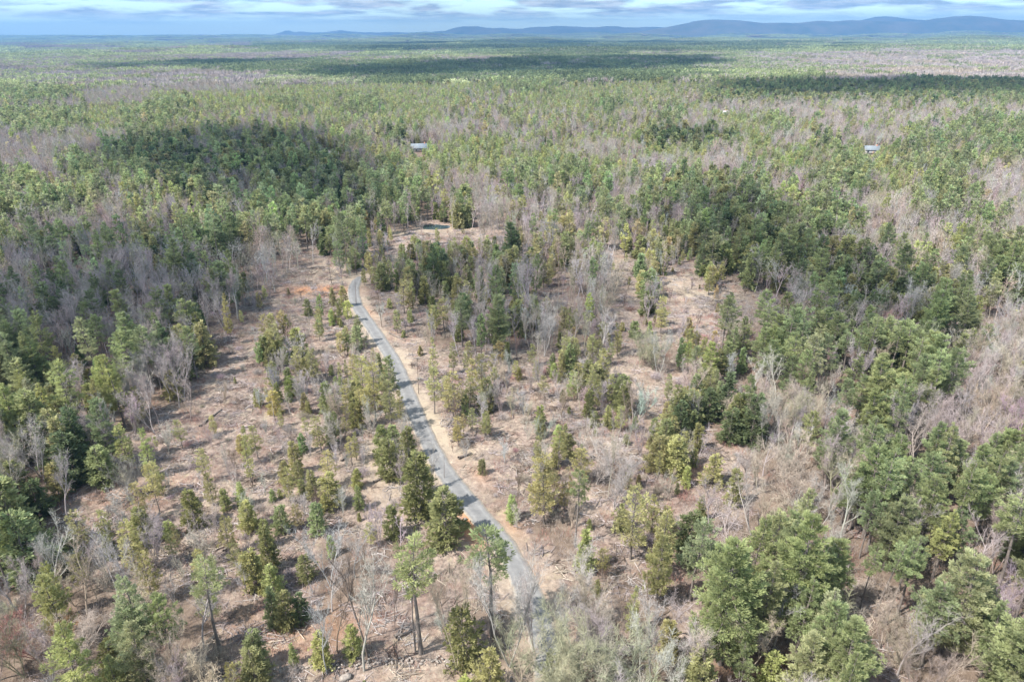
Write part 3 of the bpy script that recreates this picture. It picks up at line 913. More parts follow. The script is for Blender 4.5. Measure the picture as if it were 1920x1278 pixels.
# ------------------------------------------------------------------ trees that can be told apart in the photograph: family, base px, base py, top py, tone, width, shape, own label
HAND = [
    ('pole', 923, 1192, 988, 'mid green', 1.35, 1, 'lone tall pine with bare trunk, its crown overlapping the near stretch of the lane'),
    ('pole', 790, 1225, 992, 'mid green', 1.15, 0, 'tall slender pine with twin grey trunks and crown only near its top'),
    ('pole', 779, 1222, 1040, 'mid green', .55, 0, 'thinner leaning pine sharing its foot with the twin trunked pine'),
    ('bare', 683, 1257, 1060, 'pale grey', .9, 1, 'pale forked bare tree rising from the low stone wall'),
    ('bare', 613, 1262, 1100, 'pale grey', .6, 4, 'pale thin bare trunk in front of a small bright evergreen by the wall'),
    ('bare', 632, 1222, 1080, 'brown', .7, 2, 'brown bare tree with a low fork just behind the wall'),
    ('bare', 690, 1232, 1030, 'brown', .7, 0, 'dark straight bare tree just behind the pale forked tree'),
    ('bare', 741, 1180, 1060, 'brown', .35, 4, 'single dark bare pole casting a long thin shadow across bare earth'),
    ('bare', 697, 1145, 1020, 'brown', .35, 1, 'bare pole behind the stone wall, slightly curved, with few twigs'),
    ('bare', 857, 1255, 1050, 'tan', .5, 3, 'slim tan bare tree beside the bushy olive evergreen near the wall'),
    ('bare', 955, 1250, 1040, 'grey', .9, 5, 'twiggy grey bare tree hiding the near end of the lane'),
    ('bare', 1005, 1235, 1045, 'grey', 0.55, 3, 'many stemmed grey bare tree standing over the near end of the lane'),
    ('broom', 1150, 1300, 1175, 'greenish-grey', 1.27, 0, 'broad budding bare tree with a greenish haze of twigs'),
    ('broom', 1112, 1190, 1085, 'tan', 0.94, 0, 'spreading tan bare tree on the lane\'s far bank'),
    ('broom', 140, 1285, 1190, 'tan', 1.50, 0, 'broad drooping straw coloured bare tree'),
    ('broom', 70, 1235, 1160, 'reddish', 1.44, 0, 'red budded bare tree, broad and low'),
    ('broom', 165, 1215, 1150, 'orange-brown', 1.02, 0, 'orange brown budding bare tree beside the red budded one'),
    ('broom', 1630, 648, 585, 'pinkish', 1.27, 0, 'pink budded bare tree against dark evergreens'),
    ('bare', 1140, 932, 790, 'tan', .5, 0, 'slim bare tree standing alone amid slash and fallen logs'),
    ('snag', 1212, 1172, 1092, 'brown', 1.2, 0, 'broken dark dead trunk with no limbs'),
    ('snag', 833, 896, 853, 'brown', .7, 0, 'short dark dead pole at the lane\'s edge, shadow across the asphalt'),
    ('snag', 785, 738, 665, 'brown', .6, 3, 'thin dead pole just beyond the lane\'s verge'),
    ('snag', 622, 532, 478, 'brown', .9, 0, 'dead pole beside the patch of orange earth'),
    ('snag', 668, 570, 522, 'brown', .8, 0, 'dead pole at the far bend of the lane'),
    ('snag', 716, 613, 560, 'brown', .9, 1, 'dead pole on the verge just past the far bend'),
    ('snag', 553, 650, 575, 'brown', .9, 3, 'leaning dead pole on open ground near the shaded wood'),
    ('fir', 789, 968, 849, 'deep olive', 1.05, 3, 'largest dense dark evergreen beside the lane'),
    ('fir', 836, 1018, 918, 'deep olive', 1.25, 2, 'bushy dark evergreen at the patch of orange earth by the lane'),
    ('fir', 718, 862, 796, 'deep olive', 1.0, 0, 'round dark evergreen, outer of two beside the lane'),
    ('fir', 766, 860, 800, 'deep olive', 1.0, 3, 'dark evergreen tight against the lane\'s edge'),
    ('fir', 738, 1005, 945, 'deep olive', 1.0, 0, 'dark ragged evergreen behind the twin trunked pine'),
    ('fir', 509, 1068, 985, 'deep olive', .85, 1, 'narrow dark evergreen with shadow on bare ground'),
    ('fir', 576, 1088, 1040, 'deep olive', 1.2, 4, 'squat evergreen half hidden by grey twigs'),
    ('fir', 485, 1252, 1183, 'mid green', 1.1, 3, 'bright conical evergreen at the end of the stone wall'),
    ('fir', 606, 1248, 1186, 'yellow-green', 1.1, 3, 'bright young evergreen behind the pale bare trunk at the wall'),
    ('fir', 552, 1245, 1205, 'yellow-green', .8, 1, 'smallest bright evergreen along the stone wall'),
    ('fir', 663, 1228, 1170, 'yellow-green', 1.0, 0, 'bright young evergreen touching the pale forked bare tree'),
    ('fir', 597, 1002, 943, 'mid green', 1.0, 3, 'compact green evergreen beside a bushy grey shrub'),
    ('fir', 530, 995, 945, 'mid green', 1.1, 2, 'low green evergreen pair in open ground'),
    ('fir', 556, 888, 828, 'olive', .9, 3, 'upright olive evergreen, taller of a touching pair'),
    ('fir', 537, 905, 862, 'olive', 1.0, 0, 'lower olive evergreen of a touching pair'),
    ('fir', 590, 935, 880, 'olive', 1.1, 1, 'ragged olive evergreen among grey twigs'),
    ('fir', 675, 955, 910, 'mid green', .9, 1, 'small green evergreen on the sandy track'),
    ('fir', 322, 1008, 975, 'yellow-green', 1.3, 2, 'low yellow green evergreen mound in front of bare sticks'),
    ('fir', 368, 985, 915, 'deep olive', 1.1, 0, 'dark topped evergreen over grey twigs in the slash'),
    ('fir', 425, 955, 915, 'yellow-green', 1.0, 3, 'bright evergreen of a close pair on the open slope'),
    ('fir', 456, 948, 903, 'yellow-green', 1.0, 1, 'second bright evergreen of a close pair on the open slope'),
    ('fir', 145, 1065, 1005, 'deep olive', 1.2, 0, 'dark olive evergreen at the mouth of the shaded track'),
    ('fir', 212, 1045, 1000, 'deep olive', 1.1, 3, 'rounded evergreen next to the tallest olive one'),
    ('thin', 258, 1080, 980, 'golden olive', 1.1, 0, 'tallest golden olive evergreen of the brushy cluster'),
    ('fir', 76, 965, 898, 'dark green', 1.4, 2, 'round dark green evergreen at the shaded wood\'s edge'),
    ('fir', 52, 1070, 975, 'dark green', 1.2, 0, 'shaggy dark evergreen beyond the shaded track'),
    ('thin', 471, 905, 800, 'golden olive', .55, 2, 'very narrow tall golden olive evergreen'),
    ('thin', 300, 960, 870, 'golden olive', .8, 1, 'sparse golden olive evergreen with visible stem on the slope'),
    ('fir', 540, 1175, 1105, 'deep olive', 1.0, 0, 'dark evergreen in a row of three beyond the wall'),
    ('fir', 515, 1170, 1100, 'mid green', .9, 1, 'paler evergreen in a row of three beyond the wall'),
    ('fir', 563, 1168, 1115, 'dark green', 1.0, 2, 'lowest darkest evergreen in a row of three beyond the wall'),
    ('thin', 400, 1170, 1065, 'pale green', .95, 0, 'pale green feathery evergreen beside a dark shrub'),
    ('pine', 292, 1315, 1168, 'pale green', 1.05, 0, 'bright billowing pine with light foliage down to its foot'),
    ('pine', 242, 1345, 1225, 'yellow-green', 1.0, 3, 'shorter bright pine leaning on the billowing one'),
    ('fir', 222, 1265, 1195, 'deep olive', 1.2, 0, 'dark evergreen squeezed behind the billowing bright pine'),
    ('thin', 1020, 982, 850, 'golden olive', .95, 0, 'lone oval golden olive evergreen standing on open ground'),
    ('thin', 1182, 1047, 912, 'golden olive', 1.0, 3, 'loose crowned golden olive evergreen with bare foot and dark shadow'),
    ('thin', 1238, 1082, 958, 'olive', .9, 0, 'slim olive evergreen beside the loose crowned one'),
    ('fir', 1095, 1072, 990, 'yellow-green', .9, 1, 'bright feathery young pine over pale brush'),
    ('thin', 1088, 905, 843, 'golden olive', 1.4, 3, 'wide flat topped golden olive evergreen near the fallen logs'),
    ('fir', 1190, 805, 779, 'mid green', .9, 0, 'little dark green evergreen alone in the slash'),
    ('fir', 1226, 822, 782, 'mid green', .9, 3, 'small green evergreen above the olive clump'),
    ('fir', 1232, 880, 812, 'olive', 1.2, 2, 'olive evergreen on the lane side of a round clump'),
    ('fir', 1265, 892, 815, 'golden olive', 1.2, 0, 'golden olive evergreen on the far side of a round clump'),
    ('fir', 1371, 948, 878, 'olive', .8, 3, 'dense upright evergreen with its shadow on bare red soil'),
    ('fir', 1335, 908, 850, 'golden olive', 1.2, 4, 'loose golden evergreen behind the upright one on red soil'),
    ('fir', 1312, 978, 928, 'olive', .9, 1, 'thin olive evergreen among brush on the red soil'),
    ('fir', 1365, 830, 765, 'dark green', 1.1, 2, 'dark bushy evergreen with deep shade at its foot'),
    ('fir', 1325, 790, 725, 'dark green', 1.1, 0, 'dark evergreen at the corner of the leafless stand'),
    ('thin', 812, 712, 632, 'golden olive', .7, 2, 'narrow golden evergreen on the lane\'s far verge'),
    ('thin', 850, 700, 640, 'olive', .7, 0, 'narrow olive evergreen second from the lane\'s far verge'),
    ('thin', 815, 775, 690, 'golden olive', 1.0, 1, 'golden evergreen with dark stem opening a loose group past the lane'),
    ('thin', 850, 785, 700, 'golden olive', 1.2, 3, 'widest golden evergreen in the loose group past the lane'),
    ('thin', 882, 765, 705, 'olive', 1.0, 0, 'olive evergreen closing the loose group past the lane'),
    ('thin', 684, 775, 668, 'golden olive', .9, 3, 'pale golden evergreen heading the strip along the lane'),
    ('thin', 705, 790, 680, 'golden olive', .9, 0, 'second tall golden evergreen in the strip along the lane'),
    ('thin', 735, 812, 715, 'olive', .9, 1, 'olive evergreen low in the strip along the lane'),
    ('thin', 752, 790, 730, 'olive', .9, 2, 'olive evergreen brushing the asphalt in the strip along the lane'),
    ('pine', 651, 500, 400, 'blue-green', .85, 2, 'tall dark crowned pine standing clear at the far end of the clearing'),
    ('thin', 640, 512, 450, 'mid green', 1.2, 0, 'green evergreen at the foot of the tall clear standing pine'),
    ('thin', 660, 510, 462, 'pale green', 1.0, 1, 'pale evergreen tucked under the tall clear standing pine'),
    ('pine', 935, 640, 500, 'blue-green', .6, 4, 'dark pine towering over the mixed grove inside the clearing'),
    ('pine', 1066, 668, 575, 'olive', .5, 3, 'narrow olive pine in front of the mixed grove'),
    ('pine', 1650, 510, 418, 'blue-green', .9, 0, 'tall blue green pine standing above leafless trees'),
    ('pine', 1727, 492, 437, 'mid green', .9, 2, 'lone mid green pine surrounded by leafless trees'),
    ('fir', 1215, 560, 505, 'mid green', 1.3, 2, 'broad evergreen alone at the bright open bank'),
    ('thin', 1238, 628, 555, 'golden olive', .9, 0, 'golden evergreen below the broad one at the open bank'),
    ('thin', 1157, 668, 603, 'golden olive', .8, 2, 'golden evergreen beside the shaded bare earth'),
    ('fir', 578, 592, 560, 'deep olive', 1.1, 0, 'dark little evergreen just below the orange earth'),
    ('fir', 625, 572, 538, 'olive', 1.0, 1, 'olive evergreen between the orange earth and the lane'),
    ('fir', 645, 575, 535, 'olive', 1.0, 3, 'olive evergreen nearest the far bend of the lane'),
    ('thin', 600, 640, 588, 'golden olive', .9, 0, 'golden evergreen in the middle of the far clearing'),
    ('fir', 670, 655, 610, 'pale green', 1.2, 4, 'pale evergreen over brush beside the lane\'s second bend'),
    ('pine', 435, 645, 548, 'golden olive', .55, 3, 'narrow golden pine at the edge of the shaded wood'),
    ('fir', 752, 278, 236, 'dark green', 1.3, 2, 'solitary dark round evergreen beside the pale roofed house'),
    ('pine', 215, 790, 665, 'yellow-green', .9, 0, 'sunlit yellow green pine topping the grove beside the shaded wood'),
    ('pine', 235, 800, 660, 'yellow-green', .8, 3, 'tallest sunlit pine of the grove beside the shaded wood'),
    ('pine', 150, 820, 680, 'yellow-green', .9, 2, 'sunlit pine with plumes bent over leafless trees'),
    ('pine', 105, 830, 715, 'yellow-green', .9, 1, 'sunlit pine with a forked plume'),
    ('pine', 45, 850, 720, 'yellow-green', 1.1, 0, 'broad sunlit pine at the grove\'s near corner'),
    ('pine', 10, 870, 745, 'pale green', 1.0, 5, 'pale sunlit pine cut by the frame'),
    ('thin', 245, 880, 795, 'yellow-green', 1.0, 0, 'bright loose evergreen at the grove\'s foot'),
    ('thin', 285, 895, 800, 'yellow-green', .8, 2, 'bright narrow evergreen leaving the grove for open ground'),
    ('fir', 195, 905, 835, 'mid green', 1.4, 2, 'wide green evergreen skirting the grove above dark shade'),
    ('pine', 1350, 1245, 1018, 'mid green', 1.15, 5, 'huge full pine, nearest the lane of the great pines'),
    ('pine', 1480, 1205, 972, 'mid green', 1.1, 0, 'huge full pine with the highest top of the great pines'),
    ('pine', 1415, 1225, 1045, 'pale green', 1.0, 3, 'full pine squeezed between the two highest great pines'),
    ('pine', 1520, 1195, 1040, 'mid green', .9, 2, 'dark flanked pine on the far shoulder of the great pines'),
    ('pine', 1560, 1345, 1163, 'mid green', 1.15, 0, 'full round topped pine below the great pines'),
    ('pine', 1768, 1235, 1040, 'pale green', 1.05, 5, 'full pine with rounded bright head, standing apart on a slope'),
    ('pine', 1832, 1205, 1092, 'mid green', .9, 1, 'smaller pine beside the bright rounded head'),
    ('pine', 1878, 1345, 1152, 'mid green', 1.3, 5, 'widest pine of all, with spreading plumes'),
    ('pole', 1640, 1155, 1008, 'mid green', 1.0, 0, 'high crowned pine with bare trunk over reddish ground'),
    ('pole', 1682, 1150, 1003, 'mid green', 1.1, 1, 'second high crowned pine, dark trunk over reddish ground'),
    ('pole', 1612, 1140, 1018, 'mid green', .9, 1, 'high crowned pine on the lane side of the bare trunk stand'),
    ('pole', 1660, 1170, 1030, 'mid green', .9, 0, 'front high crowned pine of the bare trunk stand'),
    ('pole', 1868, 1110, 925, 'mid green', 1.2, 1, 'tall pine with long dark trunk rising from shade'),
    ('pole', 1845, 1090, 945, 'mid green', 1.1, 0, 'tall pine with dark trunk, slightly shorter twin in the shade'),
    ('pine', 1715, 1010, 856, 'mid green', 1.1, 2, 'flat layered pine with wide shelves of needles'),
    ('pine', 1905, 1080, 940, 'mid green', 1.1, 0, 'layered pine half cut by the frame'),
    ('pine', 1330, 1100, 1018, 'mid green', .8, 3, 'short pine on the shoulder of the great pines'),
    ('pine', 1735, 765, 630, 'mid green', 1.1, 5, 'broad layered pine with pale fans of needles'),
    ('fir', 1440, 1290, 1222, 'yellow-green', 1.2, 4, 'bright yellow green bush between the great pines'),
    ('fir', 872, 1240, 1135, 'deep olive', 1.0, 4, 'bushy olive evergreen behind the lone slim tree at the wall'),
    ('fir', 920, 1290, 1212, 'golden olive', 1.0, 4, 'yellow ochre evergreen bush at the near end of the wall'),
    ('broom', 1018, 1330, 1200, 'greenish-grey', 1.02, 0, 'low greenish bare tree standing in front of the hidden lane end'),
    ('bare', 975, 1340, 1215, 'tan', 1.02, 0, 'tan twiggy tree just this side of the hidden lane end'),
    ('broom', 1050, 1345, 1190, 'greenish-grey', 0.94, 1, 'greenish grey bare tree closing off the lane end from its far side'),
    ('thin', 1030, 1300, 1225, 'pale green', 1.2, 3, 'pale green loose evergreen hiding the lane end'),
    ('thin', 1182, 1195, 1098, 'yellow-green', .7, 2, 'yellow green feathery sapling next to the broken dead trunk'),
]
LOGS = [((858, 812), (866, 795)), ((838, 800), (850, 783)), ((846, 828), (878, 822)), ((1020, 790), (1052, 818)), ((1072, 820), (1092, 842)), ((1065, 808), (1112, 796)), ((1108, 855), (1165, 900)),
        ((1115, 892), (1160, 905)), ((1125, 905), (1150, 885)), ((890, 818), (893, 808)), ((1180, 705), (1215, 745)), ((1208, 770), (1245, 800)), ((1290, 745), (1320, 760)), ((280, 985), (300, 962)),
        ((252, 975), (295, 985)), ((505, 700), (535, 672)), ((375, 800), (415, 768)), ((300, 690), (340, 700)), ((1160, 610), (1205, 640)), ((1540, 620), (1600, 628)), ((1380, 880), (1420, 905)),
        ((1285, 1010), (1308, 1045)), ((1240, 960), (1262, 990)), ((965, 700), (1000, 712)), ((920, 735), (965, 752)), ((600, 835), (622, 820)), ((640, 865), (655, 850)), ((700, 905), (730, 890)),
        ((470, 1115), (500, 1090)), ((420, 1035), (440, 1015)), ((1030, 870), (1060, 862)), ((985, 905), (1010, 925)), ((1335, 1000), (1360, 985)), ((730, 625), (760, 640)), ((860, 860), (885, 850)),
        ((1560, 1270), (1600, 1262)), ((1660, 1250), (1720, 1240)), ((740, 1195), (770, 1185))]

# list of every tree: family, x, y, height, tone name, width factor, variant, own label
TREES = []
for (fam, bx, by, ty, tone, w, var, lab) in HAND:
    x, y, h = tree_height(bx, by, ty)
    TREES.append((fam, x, y, h, tone, w, var, lab))
HXY = np.array([(t[1], t[2]) for t in TREES])

RATES = {  # trees per square metre by what covers the place: family, rate, height range, tones
    'p': [('pine', .040, 11, 16.5, ['mid green', 'blue-green', 'mid green', 'pale green']), ('pole', .006, 14, 18, ['mid green', 'blue-green']), ('bare', .013, 9, 14, ['grey', 'mauve-grey', 'tan']), ('fir', .006, 5, 10, ['mid green', 'dark green'])],
    'y': [('pine', .066, 6.5, 11, ['yellow-green', 'pale green', 'yellow-green', 'mid green', 'mid green']), ('bare', .009, 8, 12, ['mauve-grey', 'tan', 'grey'])],
    'd': [('fir', .036, 8, 14, ['deep olive', 'olive', 'dark green', 'mid green']), ('pine', .010, 12, 17, ['blue-green', 'mid green', 'dark green']), ('bare', .012, 9, 13, ['grey', 'mauve-grey'])],
    'm': [('pine', .015, 10, 16, ['mid green', 'yellow-green', 'blue-green', 'olive']), ('broom', .006, 7, 10, ['mauve-grey', 'grey']), ('bare', .034, 9, 13, ['grey', 'mauve-grey', 'tan', 'mauve-grey']), ('fir', .006, 5, 10, ['olive', 'deep olive'])],
    'b': [('bare', .062, 8, 13, ['mauve-grey', 'mauve-grey', 'grey', 'tan', 'pale grey', 'greenish-grey']), ('pine', .002, 9, 14, ['mid green', 'yellow-green']), ('broom', .008, 7, 11, ['mauve-grey', 'tan', 'greenish-grey']), ('shrub', .012, 1.5, 3, ['mauve-grey', 'tan'])],
    'k': [('bare', .050, 10, 14, ['mauve-grey', 'grey', 'mauve-grey']), ('pine', .009, 12, 18, ['blue-green', 'mid green', 'dark green']), ('fir', .007, 5, 10, ['dark green', 'deep olive'])],
    'n': [('fir', .014, 6, 11, ['olive', 'deep olive', 'mid green', 'olive']), ('thin', .014, 7, 11, ['olive', 'golden olive']), ('bare', .020, 7, 11, ['grey', 'tan', 'mauve-grey']), ('sapling', .02, 4, 8, ['grey', 'tan'])],
    's': [('fir', .025, 3, 8.5, ['olive', 'deep olive', 'mid green', 'golden olive']), ('thin', .029, 5, 10, ['golden olive', 'olive', 'golden olive']), ('sapling', .040, 4, 8, ['tan', 'grey', 'pale grey', 'mauve-grey']), ('bare', .006, 7, 11, ['grey', 'tan']), ('shrub', .022, 1.2, 3, ['tan', 'mauve-grey', 'grey'])],
    'o': [('fir', .0110, 1.8, 6, ['olive', 'yellow-green', 'deep olive', 'golden olive']), ('thin', .0165, 4, 8, ['golden olive', 'olive']), ('sapling', .022, 3, 7, ['tan', 'grey', 'pale grey', 'mauve-grey']), ('bare', .003, 6, 9, ['tan', 'grey', 'brown']), ('snag', .0012, 5, 9, ['brown', 'grey']), ('shrub', .024, .9, 2.4, ['tan', 'mauve-grey', 'pinkish'])],
    '.': [('fir', .0016, 1.2, 3.5, ['olive', 'yellow-green']), ('thin', .0022, 3, 6, ['golden olive']), ('sapling', .006, 2.5, 5, ['tan', 'grey', 'brown']), ('snag', .0005, 4, 8, ['brown']), ('shrub', .020, .6, 1.8, ['tan', 'mauve-grey', 'grey'])],
    'f': [('bare', .002, 8, 12, ['tan'])],
}
CELL = 2.4
R_SINGLE = 1050.0


def blocked(x, y, margin=0.0):
    b = road_dist(x, y) < 2.9 + margin
    for t in TREES:                                   # keep the ground in front of the trees that stand alone
        if t[7] and t[0] in ('pine', 'pole', 'thin', 'fir') and t[7].startswith(('lone', 'largest', 'tall slender', 'bushy dark', 'loose crowned', 'dense upright')):
            b |= (np.abs(x - t[1] * y / t[2]) < 2.4) & (y < t[2]) & (y > t[2] - 16)
    b |= np.hypot((x - POND_C[0]) / 1.6, y - POND_C[1]) < 4.6
    b |= (np.abs(x - POND_C[0] - 1.0) < 4.2) & (y < POND_C[1]) & (y > POND_C[1] - 22)
    for (hx, hy), h in zip(HOUSE_XY, HOUSES):
        ux, uy = hx / math.hypot(hx, hy), hy / math.hypot(hx, hy)
        a = (x - hx) * ux + (y - hy) * uy
        c = -(x - hx) * uy + (y - hy) * ux
        b |= ((np.abs(c) < h[2] * .75) & (a > -14) & (a < 12)) | ((np.abs(c) < h[2] * (.33 if h[0] < 900 else .48)) & (a > ((-60 if h[0] < 900 else -54) if h[6] == 'pale' else -34)) & (a < 0))
    return b


def scatter():
    gx = np.arange(-900, 900, CELL); gy = np.arange(26, R_SINGLE, CELL)
    X, Y = np.meshgrid(gx, gy)
    X = (X + rng.uniform(-.5, .5, X.shape) * CELL).ravel(); Y = (Y + rng.uniform(-.5, .5, Y.shape) * CELL).ravel()
    k = np.abs(X) < .78 * Y + 46
    X, Y = X[k], Y[k]
    jx = noise2(X, Y, 9, 14.0, 2); jy = noise2(X, Y, 19, 14.0, 2)
    Z = height(X, Y)
    h0 = np.where(Y > 240, 11, 7.0)
    px, py, dep = project(X, Y, Z + h0 * .55)
    code = cover(px, py, (jx, jy))
    bad = blocked(X, Y)
    u = rng.random(len(X))
    dens = 1 + .45 * noise2(X, Y, 55, 26.0, 2)              # thicker and thinner places
    dens2 = np.clip(1.25 + 1.1 * noise2(X, Y, 57, 15.0, 3), .2, 3)   # brush grows in clumps
    tonef = noise2(X, Y, 66, 45.0, 2)
    out = []
    for c, lst in RATES.items():
        m = (code == ord(c)) & ~bad
        acc = np.zeros(len(X))
        for (fam, rate, h0_, h1_, tones) in lst:
            if fam == 'shrub':
                reach = Y < 240
            else:
                reach = np.ones(len(X), bool)
            p = rate * CELL * CELL * (dens2 if c in 'so.' else dens)
            sel = np.nonzero(m & reach & (u >= acc) & (u < acc + p))[0]
            acc = acc + p
            for i in sel:
                if len(HXY) and Y[i] < 520:
                    dmin = np.min((HXY[:, 0] - X[i]) ** 2 + (HXY[:, 1] - Y[i]) ** 2)
                    if dmin < 2.6 ** 2:
                        continue
                h = rng.uniform(h0_, h1_) * (1.0 + .12 * rng.normal() * .5)
                if Y[i] > 500:
                    h *= 1.05
                ti = int((rng.random() * .75 + (tonef[i] * .5 + .5) * .25) * len(tones)) % len(tones)
                out.append((fam, float(X[i]), float(Y[i]), float(h), tones[ti], float(rng.uniform(.82, 1.18)), int(rng.integers(0, 100)), None))
    return out


TREES += scatter()
print('trees', len(TREES))

KIND = {'pine': 'pine_tree', 'pole': 'pine_tree', 'fir': 'evergreen_tree', 'thin': 'evergreen_tree', 'bare': 'bare_tree', 'sapling': 'bare_tree', 'broom': 'bare_tree', 'snag': 'dead_tree', 'shrub': 'bare_shrub'}
CAT = {'pine_tree': 'pine tree', 'evergreen_tree': 'evergreen', 'bare_tree': 'bare tree', 'dead_tree': 'dead tree', 'bare_shrub': 'shrub'}
NOUN = {'pine': 'pine', 'pole': 'high-crowned pine', 'fir': 'bushy evergreen', 'thin': 'loose evergreen', 'bare': 'leafless tree', 'sapling': 'leafless sapling', 'broom': 'spreading leafless tree', 'snag': 'dead pole', 'shrub': 'leafless shrub'}
GROUP = {'pine_tree': 'pines of the forest', 'evergreen_tree': 'evergreens in and around the clearing', 'bare_tree': 'leafless hardwoods', 'dead_tree': 'dead poles left standing', 'bare_shrub': 'low leafless shrubs'}
LIMIT = {'pine_tree': 300, 'evergreen_tree': 300, 'bare_tree': 300, 'dead_tree': 60, 'bare_shrub': 120}

tx = np.array([t[1] for t in TREES]); ty_ = np.array([t[2] for t in TREES]); th = np.array([t[3] for t in TREES])
tz = height(tx, ty_)
bpx, bpy_, bd = project(tx, ty_, tz)
tpx, tpy, td = project(tx, ty_, tz + th)
cpx, cpy, cd = project(tx, ty_, tz + th * .65)
size = np.hypot(bpx - tpx, bpy_ - tpy)
infr = (cpx > 6) & (cpx < 1914) & (cpy > 60) & (cpy < 1262)
score = np.where(infr, size, -1) + np.array([1000 if t[7] else 0 for t in TREES])
kinds = np.array([KIND[t[0]] for t in TREES])
single = np.zeros(len(TREES), bool)
for k, lim in LIMIT.items():
    ii = np.nonzero((kinds == k) & (score > 12))[0]
    ii = ii[np.argsort(-score[ii])][:lim]
    single[ii] = True

# ------------------------------------------------------------------ names of places, for the labels
ZONES = [  # x0, y0, x1, y1 in photo pixels of the crown, short description
    (0, 60, 700, 470, 'far wood beyond the clearing'), (700, 60, 1300, 470, 'wood behind the pond'), (1300, 60, 1920, 520, 'far wood past the open bank'),
    (0, 470, 230, 690, 'shaded wood, outer side'), (230, 470, 500, 690, 'shaded wood by the clearing'),
    (0, 690, 140, 860, 'sunlit grove, outer side'), (140, 690, 340, 860, 'sunlit grove by the clearing'),
    (500, 470, 700, 610, 'orange earth clearing'), (340, 610, 540, 760, 'edge of the shaded wood'), (540, 610, 720, 760, 'open strip before the lane bend'),
    (700, 470, 900, 600, 'mixed grove, lane side'), (900, 470, 1120, 600, 'mixed grove, middle'), (700, 600, 960, 700, 'mixed grove\'s sunny foot'), (960, 600, 1180, 700, 'shaded bare earth'),
    (1120, 470, 1320, 620, 'bright open bank'), (1320, 470, 1520, 660, 'dark evergreen belt, near half'), (1520, 520, 1920, 660, 'dark evergreen belt, outer half'),
    (1180, 600, 1400, 700, 'slope below the open bank'),
    (770, 700, 960, 830, 'slash beyond the lane'), (960, 700, 1180, 830, 'log strewn slash'), (1180, 700, 1400, 830, 'dark corner of leafless stand'),
    (1400, 660, 1600, 780, 'far layered pines'), (1600, 660, 1920, 780, 'outer layered pines'), (1400, 780, 1600, 900, 'thin leafless stand'), (1600, 780, 1920, 900, 'layered pine slope'),
    (340, 760, 540, 880, 'sunny slope by the grove'), (540, 760, 700, 880, 'brushy middle strip'), (700, 760, 860, 900, 'strip hugging the lane'),
    (0, 860, 200, 1010, 'shaded track\'s mouth'), (200, 860, 400, 1010, 'bright earth by the track'), (400, 880, 560, 1010, 'open slope of close pairs'), (560, 880, 700, 1010, 'brush with grey twigs'),
    (700, 900, 900, 1030, 'lane side by orange soil'), (860, 830, 1050, 980, 'open ground past the lane'), (1050, 830, 1200, 960, 'fallen log patch'), (1200, 830, 1400, 960, 'red soil patch'),
    (1400, 900, 1560, 1010, 'leafless slope over great pines'), (1560, 900, 1740, 1010, 'pines over bare trunk stand'), (1740, 900, 1920, 1010, 'pines above dark shade'),
    (0, 1010, 200, 1130, 'twiggy hollow'), (200, 1010, 400, 1130, 'tall olive cluster'), (400, 1010, 560, 1130, 'bare patch by narrow evergreen'), (560, 1010, 720, 1130, 'bare poles past the wall'),
    (720, 1010, 900, 1130, 'ground round twin trunked pine'), (900, 980, 1080, 1130, 'lane\'s near stretch'), (1080, 960, 1300, 1130, 'loose crowned evergreens'), (1300, 1010, 1450, 1130, 'great pines, lane side'),
    (1450, 1010, 1570, 1130, 'great pines, far shoulder'), (1570, 1010, 1740, 1130, 'bare trunk stand'), (1740, 1010, 1920, 1130, 'slope of rounded pine'),
    (0, 1130, 200, 1278, 'red budded thicket'), (200, 1130, 420, 1278, 'billowing bright pine'), (420, 1130, 700, 1278, 'low stone wall'), (700, 1130, 900, 1278, 'wall\'s lane end'),
    (900, 1130, 1080, 1278, 'hidden end of lane'), (1080, 1130, 1300, 1278, 'broken dead trunk'), (1300, 1130, 1480, 1278, 'foot of great pines'), (1480, 1130, 1650, 1278, 'round topped pine'),
    (1650, 1130, 1920, 1278, 'widest pine of all')]


def zone_of(x, y):
    for i, z in enumerate(ZONES):
        if z[0] <= x < z[2] and z[1] <= y < z[3]:
            return i
    d = [max(z[0] - x, x - z[2], 0) ** 2 + max(z[1] - y, y - z[3], 0) ** 2 for z in ZONES]
    return int(np.argmin(d))


ORD = ['leftmost', 'second from left', 'third from left', 'fourth from left', 'fifth from left', 'sixth from left', 'seventh from left', 'eighth from left']
DEPTH = ['front', 'second', 'third', 'fourth', 'fifth', 'sixth', 'seventh', 'eighth', 'ninth', 'tenth']


def make_labels(idx):
    buckets = {}
    for i in idx:
        t = TREES[i]
        if t[7]:
            continue
        key = (NOUN[t[0]], t[4], zone_of(cpx[i], cpy[i]))
        buckets.setdefault(key, []).append(i)
    lab = {}
    for (noun, tone, z), lst in buckets.items():
        zn = ZONES[z][4]
        lst.sort(key=lambda i: -bpy_[i])
        n = len(lst)
        per = 8 if n > 8 else n
        rows = [lst[a:a + per] for a in range(0, n, per)]
        for r_, row in enumerate(rows):
            row.sort(key=lambda i: bpx[i])
            for c_, i in enumerate(row):
                if n == 1:
                    s = f'{tone} {noun}, only such one, {zn}'
                elif len(row) == 1 and len(rows) > 1:
                    s = f'{tone} {noun} alone behind its like, {zn}'
                elif len(rows) == 1:
                    s = f'{tone} {noun}, {ORD[c_]} of its like, {zn}'
                else:
                    s = f'{tone} {noun}, {ORD[c_]} in {DEPTH[min(r_, 9)]} row, {zn}'
                lab[i] = s
    return lab


SIDX = np.nonzero(single)[0]
LAB = make_labels(SIDX)


